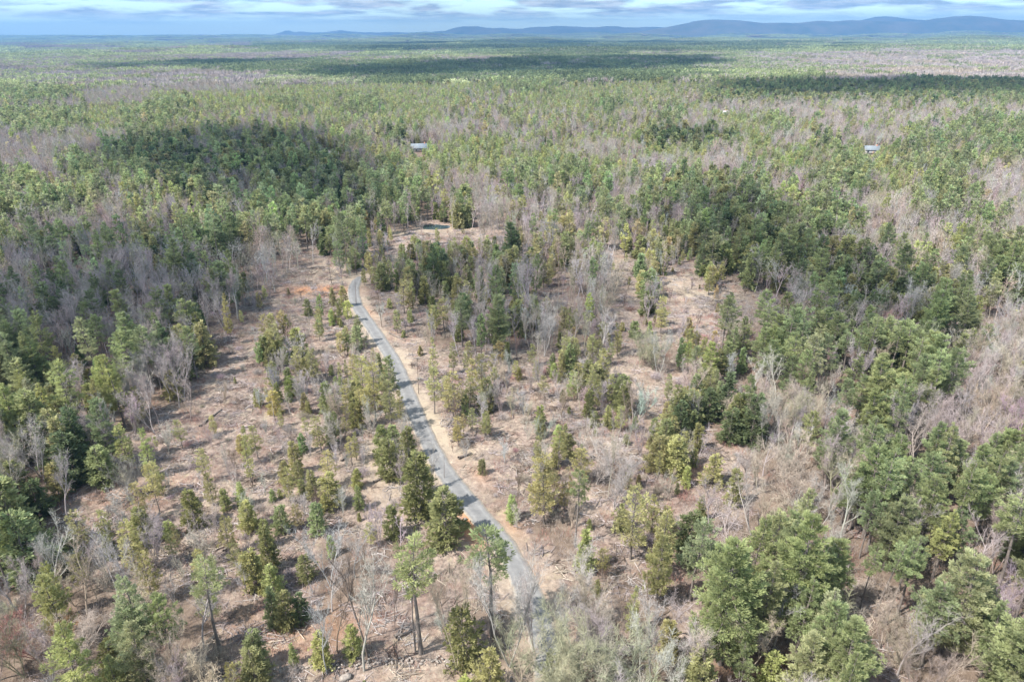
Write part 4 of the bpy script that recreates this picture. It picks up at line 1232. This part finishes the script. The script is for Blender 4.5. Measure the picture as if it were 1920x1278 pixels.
def place_individuals():
    done = {}
    for i in SIDX:
        fam, x, y, h, tone, w, var, lab = TREES[i]
        f = FAM[fam]
        v = var % len(f['mesh_trunk'])
        solo = fam == 'snag'
        s = h / f['ref']
        kind = KIND[fam]
        root = bpy.data.objects.new(kind, f['mesh_near'][v] if solo else None)
        COL.objects.link(root)
        r = np.random.default_rng(int(i) + 7)
        root.location = (x, y, float(tz[i]) - 0.12)
        root.rotation_euler = (r.normal(0, .02), r.normal(0, .02), r.uniform(0, 2 * PI))
        root.scale = (s * w, s * w, s)
        tag(root, lab or LAB[i], CAT[kind], GROUP[kind])
        tn = np.array(TONES[tone]) * r.uniform(.9, 1.1) * np.array([r.uniform(.94, 1.06), 1, r.uniform(.94, 1.06)])
        if solo:
            root['tone'] = [float(c) for c in tn]
            continue
        for nm, me in (('trunk', f['mesh_trunk'][v]), ('crown', f['mesh_crown'][v])):
            if fam in ('snag', 'shrub'):
                nm = {'trunk': 'stem', 'crown': 'twigs'}[nm]
            o = bpy.data.objects.new(nm, me)
            COL.objects.link(o)
            o.parent = root
            o['tone'] = [float(c) for c in tn]


place_individuals()

# ------------------------------------------------------------------ forest beyond what one can count, by kind
def gn_group():
    ng = bpy.data.node_groups.new('scatter', 'GeometryNodeTree')
    ng.interface.new_socket('Geometry', in_out='INPUT', socket_type='NodeSocketGeometry')
    ng.interface.new_socket('Collection', in_out='INPUT', socket_type='NodeSocketCollection')
    ng.interface.new_socket('Geometry', in_out='OUTPUT', socket_type='NodeSocketGeometry')
    n, l = ng.nodes, ng.links
    gi = n.new('NodeGroupInput'); go = n.new('NodeGroupOutput')
    ci = n.new('GeometryNodeCollectionInfo'); ci.transform_space = 'ORIGINAL'
    ci.inputs['Separate Children'].default_value = True
    ci.inputs['Reset Children'].default_value = True
    l.new(gi.outputs['Collection'], ci.inputs['Collection'])
    io = n.new('GeometryNodeInstanceOnPoints')
    io.inputs['Pick Instance'].default_value = True
    l.new(gi.outputs['Geometry'], io.inputs['Points'])
    l.new(ci.outputs[0], io.inputs['Instance'])
    for nm, ty, sock in (('idx', 'INT', 'Instance Index'), ('rot', 'FLOAT_VECTOR', 'Rotation'), ('scl', 'FLOAT_VECTOR', 'Scale')):
        a = n.new('GeometryNodeInputNamedAttribute'); a.data_type = ty; a.inputs['Name'].default_value = nm
        l.new(a.outputs['Attribute'], io.inputs[sock])
    l.new(io.outputs[0], go.inputs[0])
    return ng


NG = gn_group()


def scatter_object(name, protos, P, idx, rotz, scl, tone, tilt=None):
    c = bpy.data.collections.new(name + '_shapes')
    for k, me in enumerate(protos):
        o = bpy.data.objects.new('%s_shape_%02d' % (name, k), me)
        c.objects.link(o)
    n = len(P)
    me = bpy.data.meshes.new(name)
    me.vertices.add(n)
    me.vertices.foreach_set('co', np.asarray(P, np.float32).ravel())
    a = me.attributes.new('idx', 'INT', 'POINT'); a.data.foreach_set('value', np.asarray(idx, np.int32))
    rot = np.zeros((n, 3), np.float32); rot[:, 2] = rotz
    if tilt is not None:
        rot[:, :2] = tilt
    a = me.attributes.new('rot', 'FLOAT_VECTOR', 'POINT'); a.data.foreach_set('vector', rot.ravel())
    a = me.attributes.new('scl', 'FLOAT_VECTOR', 'POINT'); a.data.foreach_set('vector', np.asarray(scl, np.float32).ravel())
    a = me.attributes.new('tone', 'FLOAT_VECTOR', 'POINT'); a.data.foreach_set('vector', np.asarray(tone, np.float32).ravel())
    o = link(name, me)
    m = o.modifiers.new('scatter', 'NODES')
    m.node_group = NG
    for it in NG.interface.items_tree:
        if it.item_type == 'SOCKET' and it.in_out == 'INPUT' and it.name == 'Collection':
            m[it.identifier] = c
    o['kind'] = 'stuff'
    return o


# patches of distant forest: many small ragged crowns in one shape
def patch(seed, size, n, kind, h0, h1, quads, q):
    r = np.random.default_rng(seed)
    g = Geo()
    x = r.uniform(-.5, .5, n) * size; y = r.uniform(-.5, .5, n) * size
    h = r.uniform(h0, h1, n)
    var = r.uniform(.7, 1.3, n)
    X = np.repeat(x, quads); Y = np.repeat(y, quads); H = np.repeat(h, quads); A = np.repeat(var, quads) * r.uniform(.85, 1.15, n * quads)
    t = r.uniform(0, 1, n * quads)
    if kind == 'pine':
        rad = (1 - t) ** .8 * .26 * H * r.uniform(.5, 1, n * quads)
        z = H * (.25 + .72 * t)
    else:
        rad = np.sin(np.clip(t, .05, 1) * 2.6) * .24 * H * r.uniform(.3, 1, n * quads)
        z = H * (.35 + .62 * t)
    az = r.uniform(0, 2 * PI, n * quads)
    C = np.column_stack([X + np.cos(az) * rad, Y + np.sin(az) * rad, z])
    D = np.column_stack([np.cos(az), np.sin(az), np.full(len(az), .7)])
    if kind == 'pine':
        g.blades(C, D, H * q, .30, 1, .5, r, A)
    else:
        D = D * [.5, .5, 1.6]
        D /= np.linalg.norm(D, axis=1)[:, None]
        g.strips(C - D * (H * q)[:, None], C + D * (H * q)[:, None], H * q * .09, r, 1, np.repeat(A, 4))
    m = M_NEEDLE if kind == 'pine' else M_TWIG
    return g.mesh('forest_patch_shape', [m], only=1)


PATCH = {
    'pine': [patch(300 + i, 46, 70, 'pine', 9, 16, 26, .20) for i in range(3)],
    'bare': [patch(310 + i, 46, 75, 'bare', 9, 14, 44, .24) for i in range(3)],
    'pine_big': [patch(320 + i, 150, 420, 'pine', 12, 20, 11, .30) for i in range(3)],
    'bare_big': [patch(330 + i, 150, 420, 'bare', 11, 16, 16, .34) for i in range(2)],
}
PCODE = {'p': ('pine', 1, 'mid green', .5), 'y': ('pine', 1, 'pale green', .6), 'd': ('pine', 1, 'dark green', .15), 'm': ('pine', .55, 'mid green', .9), 'b': ('pine', .12, 'mid green', 1.0),
         'k': ('pine', .4, 'blue-green', .9), 's': ('pine', .6, 'olive', .5), 'o': ('pine', .3, 'olive', .5), '.': ('pine', .0, 'olive', .1), 'f': ('pine', .0, 'olive', .1)}


def far_points(r0, r1, cell):
    gy = np.arange(0, r1, cell); gx = np.arange(-r1, r1, cell)
    X, Y = np.meshgrid(gx, gy)
    X = (X + rng.uniform(-.5, .5, X.shape) * cell).ravel(); Y = (Y + rng.uniform(-.5, .5, Y.shape) * cell).ravel()
    k = (Y >= r0) & (Y < r1) & (np.abs(X) < .80 * Y + 60)
    X, Y = X[k], Y[k]
    Z = height(X, Y)
    px, py, _ = project(X, Y, Z + 8)
    j = noise2(X, Y, 91, cell * 14, 2); j2 = noise2(X, Y, 92, cell * 10, 2)
    code = cover(px, py, (j * 7.0, j2 * .5))
    return X, Y, Z, code


def build_forests():
    prot = {'pine_tree': [], 'evergreen_tree': [], 'bare_tree': [], 'dead_tree': [], 'bare_shrub': []}
    base = {}
    for fam, kd in KIND.items():
        for lod in ('mesh_near', 'mesh_far'):
            base[(fam, lod)] = (len(prot[kd]), len(FAM[fam][lod]))
            prot[kd] += FAM[fam][lod]
    pb = {}
    for nm in ('pine', 'pine_big'):
        pb[nm] = (len(prot['pine_tree']), len(PATCH[nm])); prot['pine_tree'] += PATCH[nm]
    for nm in ('bare', 'bare_big'):
        pb[nm] = (len(prot['bare_tree']), len(PATCH[nm])); prot['bare_tree'] += PATCH[nm]
    acc = {k: [[], [], [], [], []] for k in prot}
    tn_arr = np.array([TONES[t[4]] for t in TREES]) * rng.uniform(.8, 1.2, (len(TREES), 1)) * (1 + rng.normal(0, .05, (len(TREES), 3)))
    rz = rng.uniform(0, 2 * PI, len(TREES))
    for i, t in enumerate(TREES):
        if single[i]:
            continue
        fam = t[0]; kd = KIND[fam]
        lod = 'mesh_near' if bd[i] < 170 else 'mesh_far'
        b, n = base[(fam, lod)]
        s = t[3] / FAM[fam]['ref']
        A = acc[kd]
        A[0].append((t[1], t[2], tz[i] - .12)); A[1].append(b + t[6] % n); A[2].append(rz[i]); A[3].append((s * t[5], s * t[5], s)); A[4].append(tn_arr[i])
    for (r0, r1, cell, suf) in ((R_SINGLE, 2900, 38.0, ''), (2900, 9500, 112.0, '_big'), (9500, 15500, 190.0, '_big')):
        X, Y, Z, code = far_points(r0, r1, cell)
        tn = noise2(X, Y, 41, cell * 9, 3)
        bad = np.zeros(len(X), bool)
        for i in range(len(X)):
            c = chr(code[i])
            fam, pp, tone, pbare = PCODE[c]
            if r0 > 2800 and c in 'mb':            # far woods: stands of one kind broken by stands of the other
                pp, pbare = (.75, .5) if tn[i] > -.05 else (.25, .9)
            sc = 1.0 if r1 < 9600 else 1.6
            if rng.random() < pp:
                b, n = pb['pine' + suf]
                A = acc['pine_tree']
                if c in 'mb' and tn[i] > .25:
                    tone = 'blue-green'
                A[0].append((X[i], Y[i], Z[i] - .5)); A[1].append(b + rng.integers(n)); A[2].append(rng.uniform(0, 6.28))
                A[3].append((sc, sc, 1 * rng.uniform(.9, 1.15))); A[4].append(np.array(TONES[tone]) * rng.uniform(.85, 1.15) * (1 + .2 * tn[i]))
            if rng.random() < pbare:
                b, n = pb['bare' + suf]
                A = acc['bare_tree']
                A[0].append((X[i], Y[i], Z[i] - .5)); A[1].append(b + rng.integers(n)); A[2].append(rng.uniform(0, 6.28))
                A[3].append((sc, sc, rng.uniform(.9, 1.1))); A[4].append(np.array(TONES[['mauve-grey', 'tan', 'grey'][rng.integers(3)]]) * rng.uniform(.9, 1.1))
    names = {'pine_tree': 'pine_forest', 'evergreen_tree': 'evergreen_woods', 'bare_tree': 'leafless_forest', 'dead_tree': 'dead_wood_litter', 'bare_shrub': 'shrubbery'}
    labs = {'pine_tree': 'pine forest stretching to the horizon', 'evergreen_tree': 'evergreen woods beyond the clearing', 'bare_tree': 'leafless hardwood forest to the horizon',
            'dead_tree': 'small dead poles scattered over the clearing', 'bare_shrub': 'low leafless shrubs over the clearing floor'}
    for k, A in acc.items():
        if A[0]:
            o = scatter_object(names[k], prot[k], np.array(A[0]), A[1], np.array(A[2]), np.array(A[3]), np.array(A[4]))
            o['label'] = labs[k]
            print(names[k], len(A[0]))


build_forests()

# ------------------------------------------------------------------ what lies on the ground: sticks, slash, low twigs
def slash(seed, n, R):
    r = np.random.default_rng(seed)
    g = Geo()
    for _ in range(n):
        c = r.normal(0, R * .45, 2); a = r.normal(0.3, 1.1); L = r.uniform(.4, 2.5)
        d = np.array([math.cos(a), math.sin(a)]) * L / 2
        z = r.uniform(.02, .25)
        rad = r.uniform(.015, .075)
        g.tube(np.array([[*(c - d), z], [*(c + d), z + r.normal(0, .12)]]), [rad, rad * .6], 3, 0, r.uniform(.6, 1.5))
    return g.mesh('slash_shape', [M_TWIG], only=0)


def lowtwigs(seed, n, R, H):
    r = np.random.default_rng(seed)
    g = Geo()
    c = r.normal(0, R * .5, (n, 2))
    b = np.column_stack([c, np.zeros(n)])
    e = b + np.column_stack([r.normal(0, .18, (n, 2)), r.uniform(.3, 1.0, n) * H])
    g.strips(b, e, np.full(n, .014), r, 0, np.repeat(r.uniform(.7, 1.3, n), 4))
    return g.mesh('low_twig_shape', [M_TWIG], only=0)


def ground_cover():
    gx = np.arange(-190, 230, 1.5); gy = np.arange(48, 300, 1.5)
    X, Y = np.meshgrid(gx, gy)
    X = (X + rng.uniform(-.7, .7, X.shape)).ravel(); Y = (Y + rng.uniform(-.7, .7, Y.shape)).ravel()
    k = np.abs(X) < .72 * Y + 26
    X, Y = X[k], Y[k]
    rd = road_dist(X, Y)
    px, py, _ = project(X, Y, 0 * X)
    code = cover(px, py)
    opn = np.isin(code, [ord(c) for c in '.os'])
    pd = np.hypot((X - POND_C[0]) / 1.6, Y - POND_C[1])
    ok = (rd > 4.4) & (pd > 9)
    n1 = noise2(X, Y, 201, 16.0, 3); n2 = noise2(X, Y, 202, 11.0, 3)
    u = rng.random(len(X))
    sl = ok & (u < np.clip(.26 + .6 * n1, .04, .8) * np.where(opn, 1, .35))
    i = np.nonzero(sl)[0]
    sc = rng.uniform(.5, 1.25, len(i))
    tones = np.array([TONES['tan'], TONES['brown'], TONES['mauve-grey'], TONES['grey']])[rng.integers(0, 4, len(i))] * rng.uniform(.6, 1.1, (len(i), 1))
    o = scatter_object('slash_debris', [slash(400 + q, 26, 1.7) for q in range(6)], np.column_stack([X[i], Y[i], np.zeros(len(i))]), rng.integers(0, 6, len(i)), rng.normal(0, 1, len(i)), np.column_stack([sc, sc, sc]), tones)
    o['label'] = 'sticks and logging slash over the clearing'
    u = rng.random(len(X))
    tw = ok & (u < np.clip(.50 + .7 * n2, .08, .95))
    i = np.nonzero(tw)[0]
    sc = rng.uniform(.6, 1.5, len(i))
    tones = np.array([TONES['tan'], TONES['mauve-grey'], TONES['reddish'], TONES['grey'], TONES['tan']])[rng.integers(0, 5, len(i))] * rng.uniform(.8, 1.15, (len(i), 1))
    o = scatter_object('undergrowth', [lowtwigs(420 + q, 60, 1.3, .9) for q in range(5)], np.column_stack([X[i], Y[i], np.zeros(len(i)) - .05]), rng.integers(0, 5, len(i)), rng.uniform(0, 6.28, len(i)), np.column_stack([sc, sc, sc]), tones)
    o['label'] = 'thin leafless undergrowth over the clearing'


ground_cover()

# ------------------------------------------------------------------ fallen logs, boulders, stone wall
def build_logs():
    for k, ((a, b), (c, d)) in enumerate(LOGS):
        p = np.array(at(a, b)); q = np.array(at(c, d))
        r = np.random.default_rng(500 + k)
        L = np.linalg.norm(q - p)
        if L > 14:
            q = p + (q - p) * 14 / L; L = 14
        s = np.linspace(0, 1, 6)
        P = np.column_stack([p[0] + (q[0] - p[0]) * s, p[1] + (q[1] - p[1]) * s, .22 + r.normal(0, .05, 6)])
        P[:, :2] += r.normal(0, .06, (6, 2))
        g = Geo()
        g.tube(P - [*p, 0], np.linspace(.27, .15, 6) * r.uniform(.8, 1.3), 7, 0)
        for j in range(5):
            i = r.integers(1, 5); az = r.uniform(0, 2 * PI); Lb = r.uniform(.4, 1.3)
            b0 = P[i] - [*p, 0]
            g.tube(np.array([b0, b0 + [math.cos(az) * Lb, math.sin(az) * Lb, r.uniform(.1, .6)]]), [.05, .015], 4, 0)
        o = link('fallen_log', g.mesh('fallen_log', [M_LOG], smooth=True))
        o.location = (p[0], p[1], 0)
        z = ZONES[zone_of((a + c) / 2, (b + d) / 2)][4]
        LOGZ.setdefault(z, []).append(((a + c) / 2, o, L))
    for z, lst in LOGZ.items():
        lst.sort(key=lambda e: e[0])
        for i, (_x, o, L) in enumerate(lst):
            ln = 'long' if L > 6 else 'short'
            lab = f'{ln} weathered fallen log, only one, {z}' if len(lst) == 1 else f'{ln} weathered fallen log, {ORD[i]} of the logs, {z}'
            tag(o, lab, 'log', 'fallen logs in the clearing')


LOGZ = {}
build_logs()


def rock(r, s, flat=.6):
    import bmesh
    bm = bmesh.new()
    bmesh.ops.create_icosphere(bm, subdivisions=2, radius=s)
    V = np.array([v.co[:] for v in bm.verts]); F = np.array([[v.index for v in f.verts] for f in bm.faces])
    bm.free()
    V = V * [1, r.uniform(.7, 1), flat]
    V = V * (1 + .22 * np.sin(V[:, :1] * 3 / s + r.uniform(0, 6)) * np.cos(V[:, 1:2] * 2.6 / s + r.uniform(0, 6)) + r.normal(0, .05, (len(V), 1)))
    return V, F


def build_rocks():
    spots = [(648, 1271, .75, 'pale rounded boulder on open ground in front of the stone wall'), (872, 973, .30, 'pale stone on the orange soil at the lane\'s edge'), (690, 660, .5, 'pale stone at the lane\'s second bend'),
             (1275, 905, .45, 'grey stone beside the round olive clump'), (1405, 888, .5, 'pale stone by the leafless stand'), (985, 985, .3, 'small stone on the verge past the lane')]
    for k, (px, py, s, lab) in enumerate(spots):
        x, y = at(px, py)
        V, F = rock(np.random.default_rng(600 + k), s)
        o = link('boulder', np_mesh('boulder', V, [F], [M_STONE], smooth=False))
        o.location = (x, y, s * .3)
        tag(o, lab, 'boulder')
    # the old stone wall
    g = Geo()
    r = np.random.default_rng(77)
    pts = [at(*p) for p in [(425, 1266), (520, 1256), (600, 1250), (690, 1243), (780, 1238), (850, 1243), (905, 1262)]]
    C = catmull(np.array([(a, b, 0) for a, b in pts]), 26)
    org = C[0][:2].copy()
    for c in C:
        for _ in range(2):
            s = r.uniform(.08, .24)
            V, F = rock(r, s, .65)
            g.add(V + [c[0] - org[0] + r.normal(0, .45), c[1] - org[1] + r.normal(0, .45), r.uniform(-.02, .3)], F, 0)
    o = link('stone_wall', g.mesh('stone_wall', [M_STONE]))
    o.location = (org[0], org[1], 0)
    tag(o, 'low tumbled old stone wall running through the brush', 'stone wall')


build_rocks()

# ------------------------------------------------------------------ houses among the trees
M_WHITE = flat_mat('white_siding', (0.24, 0.24, 0.235), (0.32, 0.32, 0.31), 1.2)
M_BROWN = flat_mat('brown_siding', (0.24, 0.17, 0.12), (0.30, 0.22, 0.16), 1.2)
M_ROOFP = flat_mat('pale_metal_roof', (0.12, 0.145, 0.17), (0.165, 0.19, 0.215), .6, .95)
M_ROOFG = flat_mat('grey_shingles', (0.30, 0.29, 0.29), (0.40, 0.38, 0.37), 1.0)
M_GLASS = flat_mat('window_glass', (0.03, 0.04, 0.05), (0.05, 0.06, 0.07), 1.0, .15)
M_BRICK = flat_mat('chimney_brick', (0.28, 0.13, 0.09), (0.36, 0.18, 0.12), 3.0)


def house(x, y, L, D, E, turn, label, wall, roof):
    z0 = float(height(x, y))
    root = bpy.data.objects.new('house', None)
    COL.objects.link(root)
    root.location = (x, y, z0 - .1); root.rotation_euler = (0, 0, turn)
    tag(root, label, 'house', 'houses among the trees')
    RH = D * .30
    g = Geo()
    g.box((-L / 2, -D / 2, 0), (L / 2, D / 2, E))
    for s in (-1, 1):
        V = np.array([[s * L / 2, -D / 2, E], [s * L / 2, D / 2, E], [s * L / 2, 0, E + RH - .1], [s * (L / 2 - .15), -D / 2, E], [s * (L / 2 - .15), D / 2, E], [s * (L / 2 - .15), 0, E + RH - .1]])
        g.add(V, [[0, 1, 2], [3, 5, 4]], 0)
    link('wall', g.mesh('house_wall', [wall]), root)
    g = Geo()
    o_ = .45
    for s in (-1, 1):
        e = np.array([[-L / 2 - o_, s * (D / 2 + o_), E - o_ * .6 * RH / D * 2], [L / 2 + o_, s * (D / 2 + o_), E - o_ * .6 * RH / D * 2], [L / 2 + o_, 0, E + RH], [-L / 2 - o_, 0, E + RH]])
        V = np.vstack([e + [0, 0, .04], e + [0, 0, .24]])
        g.add(V, [[0, 1, 2, 3], [4, 5, 6, 7], [0, 1, 5, 4], [1, 2, 6, 5], [3, 0, 4, 7]], 0)
    rf = link('roof', g.mesh('house_roof', [roof]), root)
    g = Geo(); g.box((L * .2, -.4, E + RH * .5), (L * .2 + .8, .4, E + RH + .9))
    link('chimney', g.mesh('house_chimney', [M_BRICK]), rf)
    nw = max(3, int(L / 3))
    for q in range(nw):
        cx = -L / 2 + (q + .5) * L / nw
        if q == nw // 2:
            g = Geo(); g.box((cx - .5, -D / 2 - .06, .1), (cx + .5, -D / 2 + .02, 2.2)); link('door', g.mesh('house_door', [M_BROWN]), root)
            continue
        g = Geo(); g.box((cx - .6, -D / 2 - .05, 1.0), (cx + .6, -D / 2 + .02, 2.3)); link('window', g.mesh('house_window', [M_GLASS]), root)


HL = ['pale roofed white house in a yard beside the dark round evergreen', 'small white house half hidden in pines beyond the open bank', 'tall narrow white house deep in the far wood',
      'long low brown house behind leafless trees at the shaded wood', 'low grey roofed house glimpsed among the farthest yellow green pines']
for (hx, hy), h, lab in zip(HOUSE_XY, HOUSES, HL):
    house(hx, hy, h[2], h[3], h[4], h[5], lab, M_BROWN if h[6] == 'brown' else M_WHITE, M_ROOFP if h[6] == 'pale' else M_ROOFG)
for k, (px, py, L, D, E) in enumerate([(455, 95, 26, 12, 6), (478, 94, 16, 10, 6), (497, 95, 30, 12, 6), (514, 94, 14, 9, 8)]):
    x, y = at(px, py)
    house(x, y, L, D, E, .1 * k, ['long white farm barn, westernmost of the far farm buildings', 'short white farm building between two long barns', 'longest white barn at the edge of the far field', 'tall pale farm building at the end of the far farm'][k], M_WHITE, M_ROOFP)

# ------------------------------------------------------------------ hills on the horizon
def hills(name, prof, dist, base_y, depth, seed):
    """a range of hills standing at a distance; prof: crest line seen from the drone as (px, py)"""
    P = np.array(prof, float)
    xs = np.arange(P[0, 0], P[-1, 0] + 1, 3.0)
    ys = np.interp(xs, P[:, 0], P[:, 1])
    ys = ys + .8 * noise2(xs, xs * 0, seed, 55.0, 3)
    d = np.array([ray(a, b) for a, b in zip(xs, ys)])
    crest_h = np.maximum(CAM_H + d[:, 2] / d[:, 1] * dist, -10)
    X = d[:, 0] / d[:, 1] * dist
    ns = 26
    V = []
    for k in range(ns):
        t = k / (ns - 1) * 2 - 1                    # -1 near foot, +1 far foot
        w = math.cos(t * PI / 2) ** 1.3
        yy = dist + t * depth
        hh = crest_h * w * (1 + .5 * noise2(X, np.full(len(X), yy), seed + 3, dist * .06, 4) * (1 - w)) - 12 * (1 - w)
        V.append(np.column_stack([X * (1 + 0 * t), np.full(len(X), yy), hh]))
    V = np.stack(V, 0).reshape(-1, 3)
    n = len(X)
    i = np.arange(ns - 1)[:, None] * n; j = np.arange(n - 1)[None, :]
    F = np.stack([i + j, i + j + 1, i + n + j + 1, i + n + j], -1).reshape(-1, 4)
    o = link(name, np_mesh(name, V, [F], [M_HILL], smooth=True))
    tag(o, kind='structure')


M_HILL = flat_mat('wooded_hillside', (0.025, 0.035, 0.025), (0.075, 0.07, 0.06), 0.003)
hills('hills', [(1560, 60), (1600, 45), (1625, 36), (1642, 32), (1658, 31.5), (1680, 33), (1700, 35), (1730, 38), (1760, 42), (1800, 50), (1860, 60)], 14800, 62, 900, 1)
hills('hills', [(1180, 62), (1220, 56), (1250, 52), (1275, 46), (1300, 40.5), (1325, 38), (1355, 37.5), (1385, 38.5), (1405, 41), (1425, 43), (1450, 43.5), (1480, 44), (1510, 41.5), (1535, 39.5), (1560, 41), (1590, 38.5), (1620, 38), (1650, 40), (1690, 41),
               (1720, 40), (1745, 37), (1770, 33.5), (1790, 31), (1815, 30), (1840, 31), (1865, 35), (1890, 38), (1930, 39), (2000, 42), (2100, 46), (2200, 56)], 12500, 62, 1000, 2)
hills('hills', [(800, 62), (835, 57), (855, 52), (875, 49.5), (895, 50), (925, 53), (960, 54), (1000, 52), (1035, 49.5), (1060, 49), (1085, 51), (1115, 51), (1140, 49.5), (1165, 51), (1200, 51.5), (1240, 51), (1280, 52), (1330, 54), (1400, 56), (1500, 60)], 16500, 62, 900, 3)
hills('hills', [(490, 67), (520, 64), (532, 60), (540, 58), (550, 61), (562, 59.5), (575, 60), (590, 62), (612, 60.5), (628, 57.5), (640, 56.5), (652, 59), (670, 61), (720, 61), (800, 60.5), (900, 60), (1000, 60), (1100, 61)], 17800, 64, 900, 4)

# ------------------------------------------------------------------ clouds overhead; their shade falls where the photograph is dark
M_CLOUD = None


def cloud_mat():
    m, n, l = new_mat('cumulus')
    out = N(n, 'ShaderNodeOutputMaterial')
    d = N(n, 'ShaderNodeBsdfDiffuse', inp={'Color': (0.9, 0.9, 0.92, 1)})
    t = N(n, 'ShaderNodeBsdfTranslucent', inp={'Color': (0.85, 0.87, 0.9, 1)})
    s = N(n, 'ShaderNodeMixShader', inp={0: .5})
    l.new(d.outputs[0], s.inputs[1]); l.new(t.outputs[0], s.inputs[2])
    tr = N(n, 'ShaderNodeBsdfTransparent')
    s2 = N(n, 'ShaderNodeMixShader', inp={0: .10})
    l.new(tr.outputs[0], s2.inputs[1]); l.new(s.outputs[0], s2.inputs[2])
    l.new(s2.outputs[0], out.inputs['Surface'])
    return m


def cloud(poly_px, alt, lump, seed, dens=1.0):
    import bmesh
    r = np.random.default_rng(seed)
    P = np.array([at(*p) for p in poly_px])
    lo = P.min(0); hi = P.max(0)
    area = (hi - lo).prod()
    n = int(min(900, area / (lump * lump) * 1.6 * dens) + 6)
    bm = bmesh.new(); bmesh.ops.create_icosphere(bm, subdivisions=2, radius=1)
    SV = np.array([v.co[:] for v in bm.verts]); SF = np.array([[v.index for v in f.verts] for f in bm.faces]); bm.free()
    xy = r.uniform(lo, hi, (n * 4, 2))
    xy = xy[poly_mask(xy[:, 0], xy[:, 1], P)][:n]
    if not len(xy):
        return
    sh = SUN_V[:2] / SUN_V[2] * alt
    c0 = xy.mean(0)
    g = Geo()
    for q in xy:
        s = lump * r.uniform(.5, 1.15)
        V = SV * [s, s * r.uniform(.7, 1.1), s * .45] * (1 + .25 * np.sin(SV[:, :1] * 4 + r.uniform(0, 6)) * np.sin(SV[:, 1:2] * 5 + r.uniform(0, 6)))
        g.add(V + [q[0] - c0[0], q[1] - c0[1], r.uniform(-.2, .3) * lump], SF, 0)
    o = link('cloud', g.mesh('cloud', [M_CLOUD], smooth=True))
    o.location = (c0[0] + sh[0], c0[1] + sh[1], alt)
    tag(o, kind='structure')


M_CLOUD = cloud_mat()
CLOUDS = [
    ([(-60, 520), (120, 470), (420, 480), (540, 500), (430, 600), (360, 690), (200, 690), (-60, 730)], 700, 26),
    ([(210, 300), (430, 262), (560, 265), (700, 330), (690, 420), (590, 430), (430, 350), (300, 350)], 700, 34),
    ([(720, 500), (850, 470), (1000, 480), (1120, 560), (1200, 640), (1000, 650), (850, 640), (740, 590)], 700, 22),
    ([(1300, 380), (1450, 400), (1640, 520), (1800, 600), (1760, 690), (1560, 640), (1420, 560), (1280, 440)], 700, 28),
    ([(590, 150), (640, 134), (900, 121), (1150, 114), (1340, 112), (1350, 130), (1000, 148), (760, 157)], 900, 60),
    ([(1340, 178), (1600, 160), (1920, 162), (2050, 165), (2050, 190), (1700, 192), (1400, 195)], 900, 75),
    ([(600, 103), (760, 92), (1000, 88), (1180, 91), (1290, 96), (1000, 100), (800, 106)], 1000, 90),
    ([(700, 86), (900, 81), (1180, 81), (1300, 84), (1050, 87), (820, 88)], 1000, 150),
    ([(350, 118), (520, 113), (760, 110), (640, 117), (450, 122)], 1000, 80),
    ([(180, 128), (560, 116), (560, 122), (200, 138)], 1000, 70),
    ([(1240, 262), (1350, 258), (1360, 285), (1250, 285)], 700, 22),
]
for k, (P, alt, lump) in enumerate(CLOUDS):
    cloud(P, alt, lump, 700 + k, 2.4 if alt > 800 else (1.4, 2.0, 0.8, 1.1, 1, 1, 1, 1, 1, 1, 1, 1, 1, 1)[k])

# ------------------------------------------------------------------ the air
def build_haze():
    m, n, l = new_mat('haze_air')
    out = N(n, 'ShaderNodeOutputMaterial')
    v = N(n, 'ShaderNodeVolumePrincipled')
    v.inputs['Color'].default_value = (0.135, 0.315, 0.60, 1)
    v.inputs['Density'].default_value = HAZE
    v.inputs['Anisotropy'].default_value = 0.1
    l.new(v.outputs[0], out.inputs['Volume'])
    g = Geo()
    g.box((-20500, -400, -50), (20500, 20500, 460))
    o = link('haze', g.mesh('haze', [m]))
    tag(o, kind='stuff')


HAZE = 0.88e-4
build_haze()
